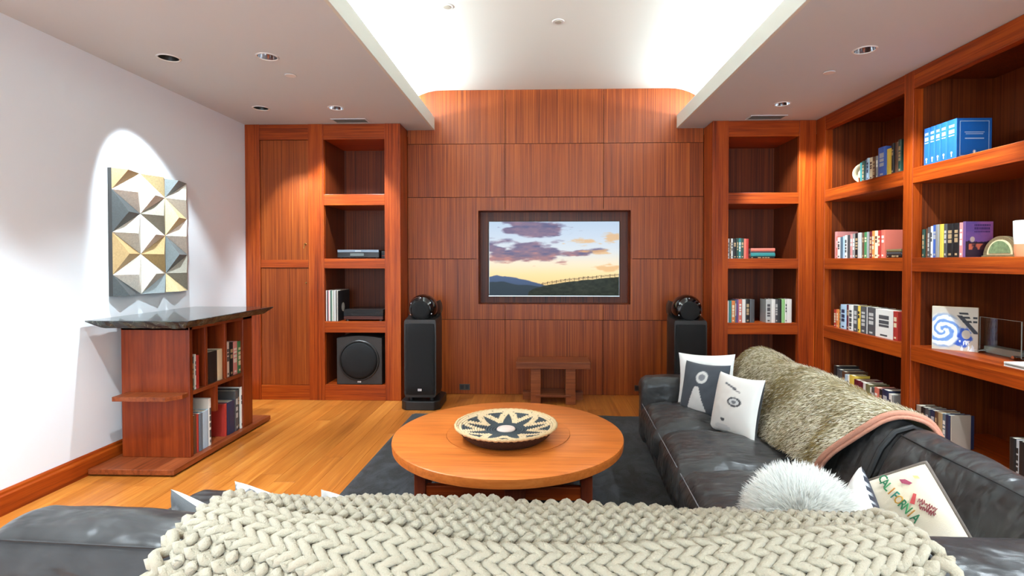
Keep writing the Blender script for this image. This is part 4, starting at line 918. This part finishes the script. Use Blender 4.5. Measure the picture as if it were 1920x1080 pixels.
def disc(S, T, cx, cy, rx, ry): return np.clip((1 - np.sqrt(((S - cx) / rx) ** 2 + ((T - cy) / ry) ** 2)) * 14, 0, 1)
def eye_print(S, T):
    """soft grey strokes and an oval ring on white"""
    c = np.broadcast_to(A([0.90, 0.89, 0.87]), S.shape + (3,)).copy(); ink = A([0.24, 0.24, 0.26])
    c = lerp(c, ink, disc(S, T, 0.64, 0.56, 0.15, 0.085)); c = lerp(c, A([.80, .80, .80]), disc(S, T, 0.64, 0.56, 0.11, 0.055)); c = lerp(c, A([.42, .42, .44]), disc(S, T, 0.64, 0.56, 0.05, 0.03))
    for cx, cy, L, th_ in ((.46, .82, .15, .020), (.62, .76, .10, .014)):
        m_ = np.clip((th_ - np.abs(T - cy + .25 * (S - cx))) * 80, 0, 1) * (np.abs(S - cx) < L); c = lerp(c, ink * 1.2, m_)
    c = lerp(c, ink, disc(S, T, 0.42, 0.22, 0.06, 0.03)); return lerp(c, A([.74, .74, .74]), disc(S, T, 0.40, 0.09, 0.2, 0.05) * .6)
def slot_print(S, T):
    """a pale disc above a separate pale wedge on slate"""
    c = np.broadcast_to(A([0.25, 0.27, 0.30]), S.shape + (3,)).copy(); pale = A([.82, .82, .81])
    c = lerp(c, pale, disc(S, T, 0.56, 0.72, 0.14, 0.13)); c = lerp(c, A([.50, .51, .53]), disc(S, T, 0.56, 0.72, 0.08, 0.07))
    m_ = ((T < 0.52) & (T > 0.06) & (np.abs(S - 0.48) < 0.05 + 0.17 * (0.52 - T) / 0.46)).astype(float); return lerp(c, pale, m_)
def marble(S, T):
    n = fbm(S * 5, T * 5, 12, 5); v = np.clip(1 - np.abs(n - 0.5) * 9, 0, 1); c = lerp(np.broadcast_to(A([.42, .43, .44]), S.shape + (3,)), A([.16, .17, .18]), np.clip((fbm(S * 9, T * 9, 4) - .45) * 5, 0, 1)); return lerp(c, A([.8, .8, .8]), v * .6)
def dashes(S, T):
    k = np.floor(T * 12); m_ = (((S * 6 + T * 9 + k * 0.37) % 1) < 0.4) & ((T * 12) % 1 < 0.25); return lerp(np.broadcast_to(A([.13, .14, .2]), S.shape + (3,)), A([.85, .86, .88]), m_.astype(float))
white = (0.93, 0.93, 0.92)
pillow('throw_pillow', 'white cushion half hidden behind the two dark-printed ones at the sofa arm', .38, .36, .12, (1.10, 3.56, .60), (-.55, -.80, .25), R(-4), white, (.2, .2, .22))
pillow('throw_pillow', 'slate cushion with a pale disc and wedge print near the sofa arm', .38, .34, .12, (1.030, 3.37, .585), (-.88, -.44, .26), R(-5), slot_print, (.12, .12, .13))
pillow('throw_pillow', 'white cushion with a dark oval and brush strokes leaning on the fur throw', .37, .345, .13, (1.095, 2.99, .585), (-.93, -.30, .26), R(-4), eye_print, (.14, .14, .15))
pillow('throw_pillow', 'narrow-looking cushion, white front and navy dashed back, beside the fluffy one', .31, .31, .11, (0.985, 1.67, .545), (-.93, .36, .2), R(8), white, dashes)
CN_, CR_ = (-.82, -.54, .24), R(-36)
cal = pillow('throw_pillow', 'cream embroidered cushion with coloured lettering in the sofa corner', .42, .42, .18, (1.095, 1.645, .497), CN_, CR_, lambda S, T: lerp(np.broadcast_to(A([.87, .83, .76]), S.shape + (3,)), A([.90, .80, .62]), np.clip(fbm(S * 3, T * 3, 4) * 2 - .9, 0, 1) * .6), (0.84, 0.81, 0.76), piping=plain('taupe_piping', '#6b6058', 0.8), pinch=0.0)
# three cushions leaning on the inside of the near back
pillow('throw_pillow', 'marbled grey cushion with white edge at the open end of the near sofa', .42, .42, .13, (-.915, 1.515, .495), (.30, .85, .35), R(-22), white, marble)
pillow('throw_pillow', 'white cushion with speckled face showing above the blanket near its left end', .42, .42, .13, (-.80, 1.65, .475), (.15, .9, .35), R(-20), white, lambda S, T: lerp(np.broadcast_to(A([.9, .9, .9]), S.shape + (3,)), A([.45, .45, .47]), (fbm(S * 30, T * 30, 3) > .56).astype(float)))
pillow('throw_pillow', 'white cushion whose tip just clears the blanket edge in front of the rug', .40, .40, .12, (-.49, 1.53, .52), (.1, .9, .35), R(-20), white, (.9, .9, .9))
# lettering on the cream cushion
M = orient(CN_, CR_)
def stitch(s, size, px, pz, col, rot=0.0, sx=1.0):
    k = max(0.0, (1 - (px / .21) ** 2) * (1 - (pz / .21) ** 2)); yy = -(0.09 * k ** 0.42 + 0.006)
    return text('embroidery', s, size, M @ Vector((px, yy, pz)), M @ Matrix.Rotation(rot, 3, 'Y') @ FACE_Y, plain('thread_' + col[1:], col, 0.7), cal, depth=0.002, sx=sx)
def plane(a, b):
    """(a, b): metres right of and above the cushion's centre as it stands"""
    c_, s_ = cos(-CR_), sin(-CR_); return a * c_ + b * s_, -a * s_ + b * c_
for i, ch in enumerate('CALIFORNIA'):
    q = (i - 4.5) * 0.0150; an = R(34); px, pz = plane(0.008 + q * cos(an), 0.172 - q * sin(an))
    stitch(ch, 0.042, px, pz, ['#2f7d55', '#2f7d55', '#3f8f5a', '#d08a3a', '#2e8575', '#c9963f', '#2f7d55', '#3f8f5a', '#c98a3a', '#2f7d55'][i], rot=an - CR_, sx=0.62)
def surf_pt(a, b, lift=0.006):
    px, pz = plane(a, b); k = max(0.0, (1 - (px / .21) ** 2)) * max(0.0, (1 - (pz / .21) ** 2)); return M @ Vector((px, -(0.09 * k ** 0.42 + lift), pz))
def scribble(a, b, w_, col, seed):
    """a line of small illegible hand stitching"""
    rs = random.Random(seed); pts = []
    for k in range(26): pts.append(surf_pt(a + w_ * k / 25, b - 0.25 * w_ * k / 25 + 0.007 * sin(k * 1.9 + seed) + rs.uniform(-.003, .003)))
    build('embroidery', MB().tube(pts, 0.0012, 4), plain('thread_' + col[1:], col, 0.7), cal, fix=False)
for k, (a_, b_2, w_, col) in enumerate(((-.17, .10, .04, '#3a3a40'), (-.165, .085, .035, '#3a3a40'), (.03, .065, .06, '#3a2a2c'), (.02, .045, .07, '#3a2a2c'), (.04, .025, .06, '#3a2a2c'), (.06, .185, .045, '#8a2f3a'), (.065, .17, .04, '#8a2f3a'), (-.16, .02, .07, '#3a3a40'))): scribble(a_, b_2, w_, col, k)
def patch(pts, col): build('embroidery', MB().add([surf_pt(*p) for p in pts], [tuple(range(len(pts)))]), plain('thread_' + col[1:], col, 0.7), cal, fix=False)
patch([(.0, .225), (.015, .231), (.036, .227), (.03, .219), (.01, .217)], '#8f3550'); patch([(-.17, .055), (-.13, .07), (-.10, .06), (-.13, .04)], '#d0674f'); patch([(-.185, .06), (-.175, .065), (-.185, .03)], '#3f8f5a'); patch([(.045, .2), (.053, .2), (.055, .17), (.043, .17)], '#b03a3a')
patch([(-.07, .06), (-.03, .07), (0, .05), (-.02, .03), (-.06, .035)], '#b9c6d0'); patch([(.03, .247), (.042, .251), (.05, .245), (.038, .241)], '#e3c878')
# ---- round fluffy cushion
rp_ = 0.150; fl = thing('fluffy_cushion', 'round white long-haired fluffy cushion on the side sofa seat', 'cushion', (0.785, 1.61, 0.43), world=False)
Mf = orient((-.30, -.88, .42)); cpos = Vector((0, 0, 0.175))
core = MB().lathe([(0.0, -0.075), (0.08, -0.072), (0.115, -0.058), (0.138, -0.032), (rp_, 0.0), (0.138, 0.032), (0.115, 0.058), (0.08, 0.072), (0.0, 0.075)], 40, axis='Y'); core = move(core, cpos, Mf)
build('cushion_core', core, plain('white_plush', '#e9e7e3', 0.95), fl, smooth='all')
roots = []; cols = []; rf = random.Random(8)
for _ in range(15000):
    a = rf.uniform(0, 2 * pi); q = sqrt(rf.random()); side = -1 if rf.random() < 0.72 else 1
    r = rp_ * q; y = side * 0.078 * (1 - q ** 2.4) ** 0.6; n = Vector((cos(a) * q ** 2, side * (1 - q * q) ** 0.5 + 1e-3, sin(a) * q ** 2)).normalized()
    d = (n * 0.8 + Vector((cos(a), 0, sin(a))) * 0.5 + Vector((0, 0, -0.1))).normalized()
    p = Vector((r * cos(a), y, r * sin(a)))
    roots.append((cpos + Mf @ p, Mf @ d, Mf @ n)); v = rf.uniform(0.92, 1.0); cols.append(linear(A([v, v, v * 0.985])))
fur('fluffy_hair', roots, 0.042, 0.0032, hair_mat('white_hair'), fl, cols, 6)

# ================================================================== BOOKS AND SHELF ORNAMENTS
ORD = ['first', 'second', 'third', 'fourth', 'fifth', 'sixth', 'seventh', 'eighth', 'ninth', 'tenth', 'eleventh', 'twelfth', 'thirteenth', 'fourteenth', 'fifteenth', 'sixteenth', 'seventeenth', 'eighteenth', 'nineteenth', 'twentieth']
CN = dict(white='#dedad2', cream='#d9c9a6', grey='#8b8a86', lgrey='#b4b2ad', dgrey='#4a4a4c', black='#1d1c1d', red='#a8322a', pink='#cf8a86', orange='#d07a3c', yellow='#d8b84a', green='#3f7a4c', lgreen='#8fc27a',
          dgreen='#26443a', teal='#2f7a78', ltblue='#a9c3d6', blue='#3f5fa8', navy='#232c4a', purple='#6b4a7a', brown='#5b3c2a', tan='#a58a66', maroon='#5c1626', slate='#5a6a78', olive='#6f6a48', salmon='#c96a58', beige='#9c9184', silver='#a8a9ac')
NICE = dict(lgrey='light grey', dgrey='dark grey', lgreen='light green', dgreen='dark green', ltblue='pale blue')
plain('book_pages', '#d8cfbb', 0.9, bump=0.4, bscale=600)
for k, v in CN.items(): plain('cover_' + k, v, 0.45)
def book(label, group, w_, h, d, col, band=None, M=None, hard=True, pos=(0, 0, 0)):
    """local: x thickness 0..w, y depth 0 (spine) ..d, z height; cover, page block and a printed band on the spine"""
    c = 0.0025 if hard else 0.0012; e = 0.004 if hard else 0.0
    mb = MB().prism([(0, 0.003), (w_ * .25, 0.0), (w_ * .75, 0.0), (w_, 0.003), (w_, d), (w_ - c, d), (w_ - c, c + .003), (c, c + .003), (c, d), (0, d)], 0, h)
    o = build('book', mb, 'cover_' + col); tag(o, label, 'book', group)
    pg = build('pages', MB().box(c, w_ - c, c + .003, d - e, e, h - e), 'book_pages', o)
    if band and random.Random(label + 'b').random() < 0.6:
        bm_ = MB(); rs = random.Random(label)
        if w_ > 0.012:
            z = h * 0.80
            for k in range(rs.randint(2, 4)):
                hh = rs.uniform(.06, .16) * h; bm_.box(w_ * .22, w_ * .78, -0.0006, 0.0008, z - hh, z); z -= hh + rs.uniform(.02, .06) * h
                if z < h * .3: break
            bm_.box(w_ * .3, w_ * .7, -0.0006, 0.0008, h * .06, h * .12)
        else: bm_.box(w_ * .3, w_ * .7, -0.0006, 0.0008, h * .3, h * .85)
        tag(build('spine_print', bm_, 'cover_' + band, o), kind='stuff')
    o.matrix_world = Matrix.Translation(pos) @ (M.to_4x4() if M is not None else Matrix.Identity(4))
    return o
FR = random.Random(17)
BANDS = {'white': 'dgrey', 'cream': 'brown', 'grey': 'white', 'lgrey': 'dgrey', 'dgrey': 'lgrey', 'black': 'tan', 'red': 'cream', 'pink': 'white', 'orange': 'cream', 'yellow': 'black', 'green': 'cream', 'lgreen': 'black', 'dgreen': 'tan', 'teal': 'white',
         'ltblue': 'navy', 'blue': 'silver', 'navy': 'silver', 'purple': 'white', 'brown': 'tan', 'tan': 'brown', 'maroon': 'tan', 'slate': 'white', 'olive': 'cream', 'salmon': 'white', 'beige': 'brown', 'silver': 'black'}
def row(specs, facing, start, front, z, shelf, depth=(.13, .17), i0=0, lean_last=None):
    """specs: (colour, thickness, height[, depth]); facing '-y','-x','+x'; laid left to right as the camera sees them"""
    p = start
    for i, sp in enumerate(specs):
        col, w_, h = sp[:3]; d = sp[3] if len(sp) > 3 else FR.uniform(*depth); j = FR.uniform(0, .012)
        nm = NICE.get(col, col); kind = 'thin ' if w_ < .018 else ('thick ' if w_ > .042 else '')
        lab = '%s%s book, %s from the left %s' % (kind, nm, ORD[i + i0], shelf)
        w_ = w_ - 0.0012
        if facing == '-y': M = Matrix.Identity(3); pos = (p, front + j, z); p += sp[1]
        elif facing == '-x': M = Matrix.Rotation(-pi / 2, 3, 'Z'); pos = (front + j, p, z); p -= sp[1]
        else: M = Matrix.Rotation(pi / 2, 3, 'Z'); pos = (front - j, p, z); p += sp[1]
        book(lab, 'books ' + shelf, w_, h, d, col, BANDS.get(col), M, pos=pos)
    return p
def flat_stack(specs, facing, start, front, z, shelf):
    """books lying flat, spine outwards: (colour, thickness, length, depth), bottom first"""
    n = len(specs)
    for i, (col, th_, L, d) in enumerate(specs):
        lab = '%s book lying flat, %s of the pile %s' % (NICE.get(col, col), ['bottom', 'second from bottom', 'third from bottom', 'top'][i] if i < n - 1 else 'top', shelf)
        R0 = Matrix.Rotation(pi / 2, 3, 'Y')        # thickness down-up, height along +x
        if facing == '-y': M = R0; pos = (start + FR.uniform(0, .006), front + FR.uniform(0, .01), z + th_)
        else: M = Matrix.Rotation(-pi / 2, 3, 'Z') @ R0; pos = (front + FR.uniform(0, .01), start - FR.uniform(0, .006), z + th_)
        book(lab, 'pile ' + shelf, th_ - .0006, L, d, col, BANDS.get(col), M, pos=pos); z += th_
Z4, Z3, Z2, Z1 = .1555, .7935, 1.4245, 2.0675
# corner niche (faces the camera)
row([('lgrey', .026, .196), ('brown', .015, .198), ('white', .017, .197), ('black', .034, .194), ('dgreen', .022, .200), ('teal', .020, .200), ('dgreen', .030, .198), ('salmon', .025, .196), ('red', .024, .195)], '-y', 1.8225, 5.245, Z2, 'on the upper row of the corner niche')
flat_stack([('black', .019, .237, .155), ('teal', .035, .237, .155), ('dgrey', .015, .235, .15), ('salmon', .032, .235, .155)], '-y', 2.046, 5.245, Z2, 'in the corner niche')
row([('white', .022, .212), ('teal', .024, .216), ('orange', .036, .214), ('slate', .013, .222), ('purple', .020, .226), ('salmon', .034, .228), ('white', .033, .228), ('black', .044, .230), ('dgrey', .046, .228)], '-y', 1.8235, 5.240, Z3, 'on the lower row of the corner niche')
row([('lgrey', .052, .228), ('white', .036, .230), ('dgrey', .032, .229), ('black', .030, .230), ('lgreen', .034, .231), ('white', .020, .230), ('white', .045, .232)], '-y', 2.205, 5.240, Z3, 'in the right group of the corner niche')
# far bay (faces left)
row([('teal', .035, .165), ('dgreen', .037, .172), ('slate', .03, .178), ('ltblue', .028, .184), ('cream', .045, .182), ('brown', .038, .180), ('grey', .036, .180), ('blue', .095, .236), ('yellow', .072, .208), ('black', .028, .236), ('brown', .036, .238), ('dgreen', .036, .250)], '-x', 4.580, XR + .03, Z1, 'on the top shelf of the far bay')
pl = thing('cream_plate', 'round cream plate propped at the left end of the top shelf books', 'plate', (2.76, 4.62, Z1), world=False)
build('plate_body', move(MB().lathe([(0.0, .012), (.05, .012), (.055, .006), (.085, 0.0), (.087, .003), (.06, .012), (.05, .018), (0.0, .018)], 36, axis='Y'), (0, 0, .0875), Matrix.Rotation(R(-38), 3, 'Z')), plain('cream_glaze', '#d8c3a0', .35), pl, smooth=True)
build('plate_stand', MB().box(-.03, .03, -.02, .03, .0005, .010).box(-.03, .03, .02, .03, .01, .05), 'mahogany_x', pl)
row([('pink', .04, .245, .19), ('salmon', .020, .20), ('white', .048, .190), ('slate', .024, .192), ('ltblue', .032, .198), ('white', .040, .205), ('dgrey', .040, .205), ('pink', .037, .212), ('grey', .040, .212), ('black', .052, .214), ('lgrey', .050, .216), ('brown', .031, .216), ('green', .042, .216), ('grey', .024, .217), ('maroon', .041, .219), ('orange', .032, .221), ('cream', .042, .221), ('red', .034, .221), ('salmon', .048, .222)], '-x', 4.960, XR + .03, Z2, 'on the second shelf of the far bay')
flat_stack([('black', .024, .175, .13), ('dgrey', .020, .17, .13), ('olive', .022, .172, .13)], '-x', 4.212, XR + .03, Z2, 'in the far bay')
row([('red', .040, .160), ('orange', .040, .165), ('dgreen', .024, .20), ('ltblue', .085, .216), ('maroon', .045, .22), ('white', .066, .222), ('dgrey', .065, .222), ('yellow', .038, .224), ('dgrey', .082, .225), ('white', .015, .222), ('dgrey', .105, .226), ('white', .215, .222, .16), ('red', .055, .222)], '-x', 4.950, XR + .03, Z3, 'on the third shelf of the far bay')
row([('black', .055, .285, .20), ('dgrey', .060, .262, .20), ('brown', .055, .255, .2), ('ltblue', .048, .236), ('white', .022, .24), ('yellow', .066, .248), ('maroon', .07, .225, .20), ('maroon', .06, .225), ('white', .045, .225), ('olive', .045, .225), ('white', .024, .205), ('dgrey', .045, .215), ('salmon', .05, .225), ('black', .042, .22), ('navy', .08, .232), ('white', .035, .215), ('grey', .022, .21)], '-x', 4.938, XR + .03, Z4, 'on the bottom shelf of the far bay')
# middle bay
def blue_cover(S, T):
    c = np.broadcast_to(A([0.10, 0.36, 0.66]), S.shape + (3,)).copy(); e = np.minimum(np.minimum(S, 1 - S) * 0.8, np.minimum(T, 1 - T)); ln = (np.abs(e - 0.06) < 0.007).astype(float); c = lerp(c, A([.55, .68, .82]), ln)
    for t0, w0 in ((.66, .30), (.61, .26), (.50, .28)): c = lerp(c, A([.6, .7, .82]), ((np.abs(T - t0) < .010) & (np.abs(S - .5) < w0) & ((S * 60) % 1 < .75)).astype(float))
    return lerp(c, A([.62, .72, .82]), disc(S, T, .5, .16, .05, .05) + disc(S, T, .5, .12, .02, .08))
plain('cover_royal', '#1f5aa0', .4); CN['royal'] = '#1f5aa0'
y = 3.824
for i, w_ in enumerate((.056, .052, .050, .056, .080)):
    o = book('tall royal blue volume with gilt spine, %s from the left in the set' % ORD[i], 'royal blue set', w_ - .001, .262, .225, 'royal', None, Matrix.Rotation(-pi / 2, 3, 'Z'), pos=(XR + .035, y, Z1)); y -= w_
    sp = MB()
    for zz in (.222, .212, .190, .181, .172, .155): sp.box(w_ * .2, w_ * .78, -.0008, .0005, zz, zz + .005)
    tag(build('spine_print', sp, 'cover_cream', o), kind='stuff'); build('spine_emblem', MB().lathe([(0.0, -.0009), (.008, -.0007), (.0085, .001)], 12, c=(w_ / 2, 0, .045), axis='Y').box(w_ / 2 - .003, w_ / 2 + .003, -.0008, .0005, .018, .04), 'cover_cream', o)
    if i == 4: paint_panel('front_print', (w_ - .0004, .008, .004), (0, .214, 0), (0, 0, .254), 90, 110, blue_cover, attr_mat('book_print', .4), o)
LAST = row([('dgreen', .028, .200), ('brown', .026, .205), ('dgrey', .022, .212), ('white', .022, .218), ('blue', .036, .224), ('grey', .034, .225), ('yellow', .036, .225), ('dgrey', .030, .224), ('black', .055, .223), ('black', .048, .223), ('pink', .032, .224)], '-x', 3.838, XR + .035, Z2, 'on the second shelf of the middle bay')
def guide_cover(S, T):
    c = lerp(np.broadcast_to(A([.45, .34, .62]), S.shape + (3,)), A([.72, .42, .66]), np.clip(S * .8 + (fbm(S * 3, T * 5, 2) - .5), 0, 1)); n = fbm(S * 6, T * 9, 5)
    c = lerp(c, A([.20, .14, .22]), np.clip((.46 + .1 * (fbm(S * 9, S * 0, 1) - .5) - T) * 40, 0, 1)); c = lerp(c, A([.80, .42, .33]), np.clip((n - .35) * 5, 0, 1) * ((T > .20) & (T < .38) & (S > .12) & (S < .86)))
    c = lerp(c, A([.80, .72, .70]), disc(S, T, .25, .5, .09, .08)); c = lerp(c, A([.16, .10, .16]), disc(S, T, .8, .2, .3, .2) * .8); return c
o = book('guide book with purple sunset cover at the end of the second shelf row', 'books on the second shelf of the middle bay', .024, .228, .172, 'purple', None, Matrix.Rotation(-pi / 2, 3, 'Z'), pos=(XR + .035, LAST, Z2))
paint_panel('front_print', (.0242, .001, .002), (0, .170, 0), (0, 0, .224), 80, 100, guide_cover, attr_mat('book_print', .4), o)
def smear(zz, hh, seed):
    """a line of cover lettering too small to read"""
    rs = random.Random(seed); mb = MB(); p = .055
    while p < .150:
        q = rs.uniform(.005, .010); mb.box(.0243, .0248, p, p + q, zz, zz + hh); p += q + .003
    tag(build('cover_lettering', mb, plain('violet_ink', '#4c2f70', .5), o), kind='stuff')
smear(.198, .012, 1); smear(.176, .014, 2); smear(.158, .009, 3)
# arched clock
ck = thing('arched_clock', 'half-round brass and green desk ornament on the second shelf', 'ornament', (2.79, 3.30, Z2), world=False)
arch = lambda r, n=24: [(-r * cos(pi * k / n), r * sin(pi * k / n)) for k in range(n + 1)]
mo = lambda pts, a, b: MB().prism([(p[0], p[1] + .002) for p in pts][::-1], a, b, 'X')
build('frame', mo(arch(.126), 0.0, .035), plain('pale_brass', '#9c8a66', .35, metal=.6, var=.2, bscale=60), ck, bevel=.002)
build('inner_ring', mo([(x_ * 1, z_ + .012) for x_, z_ in arch(.092)], -.004, 0.0), plain('cream_enamel', '#d3c69c', .4), ck)
build('green_face', mo([(x_, z_ + .020) for x_, z_ in arch(.076)], -.007, -.004), plain('green_stone', '#6b7d58', .3, var=.3, bscale=50), ck)
build('base_bar', MB().box(-.008, .045, -.128, .128, .0005, .010), 'pale_brass', ck, bevel=.002)
cup = thing('candle_jar', 'tall white jar with orange base at the right frame edge', 'jar', (2.76, 3.085, Z2), world=False)
build('jar_body', MB().lathe([(0.0, .072), (.058, .072), (.062, .12), (.064, .205), (.058, .207), (.056, .12), (0.0, .10)], 36), plain('white_china', '#dcdcd4', .3), cup, smooth=True)
build('jar_base', MB().lathe([(0.0, .0005), (.054, .0005), (.059, .03), (.0585, .072), (0.0, .072)], 36), plain('terracotta', '#c98a62', .5), cup, smooth=True)
# art book stood face out, glass photo frame, magazines
def swirl(S, T):
    c = np.broadcast_to(A([.76, .72, .66]), S.shape + (3,)).copy(); r = np.sqrt((S - .25) ** 2 + (T - .45) ** 2); an = np.arctan2(T - .45, S - .25)
    w1 = np.clip(np.sin(r * 34 + an * 2 + fbm(S * 4, T * 4, 3) * 7) * 2, 0, 1); m_ = np.clip((.44 - r) * 9, 0, 1); c = lerp(c, lerp(np.broadcast_to(A([.85, .88, .92]), c.shape), A([.42, .56, .78]), w1), m_)
    c = lerp(c, A([.16, .30, .66]), np.clip((.19 - np.sqrt((S - .68) ** 2 + ((T - .32) * .8) ** 2) + (fbm(S * 7, T * 7, 6) - .5) * .3) * 18, 0, 1))
    c = lerp(c, A([.16, .16, .20]), ((np.abs((S - .78) + (T - .62) * .9) < .06) & (T > .4) & (T < .82)).astype(float)); c = lerp(c, A([.74, .70, .64]), disc(S, T, .75, .38, .1, .11))
    st = ((np.floor((T - .66) * 22) % 2 == 0) & (T > .66) & (T < .93) & (np.abs(S - .72 + (T - .8) * .4) < .10)) | ((np.floor((T - .66) * 22) % 2 == 0) & (T > .66) & (T < .84) & (np.abs(S - .94) < .045)); c = lerp(c, A([.12, .12, .13]), st.astype(float))
    c = lerp(c, A([.86, .88, .9]), ((T < .24) & (fbm(S * 9, T * 3, 8) > .52) & (S > .45)).astype(float)); return c
MA = Matrix.Rotation(R(-39), 3, 'Z')                 # its cover turned towards the room
o = book('square art book with blue abstract painted cover, standing face out', 'art book', .030, .295, .245, 'cream', None, MA @ Matrix.Rotation(-pi / 2, 3, 'Z') @ Matrix.Diagonal((1, 1, 1)), pos=(2.70, 3.745, Z3))
o.matrix_world = Matrix.Translation((2.895, 3.580, Z3)) @ (Matrix.Rotation(R(180 - 40 - 90), 3, 'Z')).to_4x4()
AB = o
paint_panel('front_print', (-.0004, .243, .002), (0, -.240, 0), (0, 0, .290), 110, 130, swirl, attr_mat('book_print', .4), o)
thin_glass('clear_glass', (.95, .98, .97, 1), .07)
gf = thing('glass_frame', 'clear glass photo frame on chrome feet beside the art book', 'photo frame', (2.925, 3.455, Z3), world=False)
bx('glass_pane', -.004, .004, -.155, .150, .010, .235, 'clear_glass', gf, .001)
ge = plain('glass_edge_highlight', '#b7c4bf', .2)  # pale strips put the highlight along the glass edges into colour
for e_ in ((-.155, .150, .235, .2365), (-.1565, -.155, .010, .235), (.150, .1515, .010, .235)): bx('edge_highlight', -.003, .003, *e_, ge, gf, 0)
for yy in (-.13, .13):
    build('chrome_foot', MB().lathe([(0.0, -.03), (.011, -.03), (.011, .035), (0.0, .035)], 18, c=(0, yy, .0125), axis='X'), 'chrome', gf, smooth=True)
bx('slate_mount', .018, .10, -.14, .14, .0005, .045, plain('pale_mount', '#8f938d', .4), gf, .003)
for i, (c, dx) in enumerate((('white', 0), ('lgrey', .006), ('white', -.004))):
    o = build('magazine', MB().box(2.672 + dx, 2.90 + dx, 2.86 - dx, 3.125 + dx, Z3 + .009 * i, Z3 + .009 * i + .0085), 'cover_' + c, bevel=.001); tag(o, '%s magazine, %s of the pile on the middle bay third shelf' % (NICE.get(c, c), ['bottom', 'middle', 'top'][i]), 'magazine', 'magazine pile')
row([('beige', .054, .210, .13), ('black', .042, .212), ('dgrey', .038, .212), ('navy', .050, .212), ('brown', .027, .215), ('tan', .040, .215), ('slate', .034, .218), ('navy', .036, .222), ('beige', .012, .224, .125)], '-x', 3.872, XR + .03, Z4, 'on the bottom shelf of the middle bay')
row([('black', .037, .232, .14), ('silver', .022, .230, .14), ('black', .040, .230, .14)], '-x', 3.106, XR + .03, Z4, 'in the right group, middle bay floor')
# bar cubbies (face right)
row([('dgreen', .022, .23), ('white', .014, .245), ('red', .030, .235)], '+x', 3.590, -2.425, .5005, 'in the first cubby of the console', (.15, .18))
row([('black', .125, .230, .15), ('cream', .066, .232, .15)], '+x', 3.750, -2.425, .5005, 'in the middle cubby of the console')
row([('white', .040, .272, .17), ('black', .050, .262, .17), ('pink', .066, .260, .17), ('green', .052, .255, .17)], '+x', 3.982, -2.425, .5005, 'in the far upper cubby of the console')
row([('brown', .036, .272), ('red', .022, .27), ('slate', .040, .268), ('ltblue', .075, .270), ('white', .030, .345, .2)], '+x', 3.588, -2.425, .0485, 'in the near lower cubby of the console', (.17, .2))
row([('red', .028, .250, .2), ('navy', .095, .255, .2), ('dgrey', .045, .32, .2), ('black', .03, .325, .2), ('white', .022, .335, .2)], '+x', 3.965, -2.425, .0485, 'in the far lower cubby of the console')
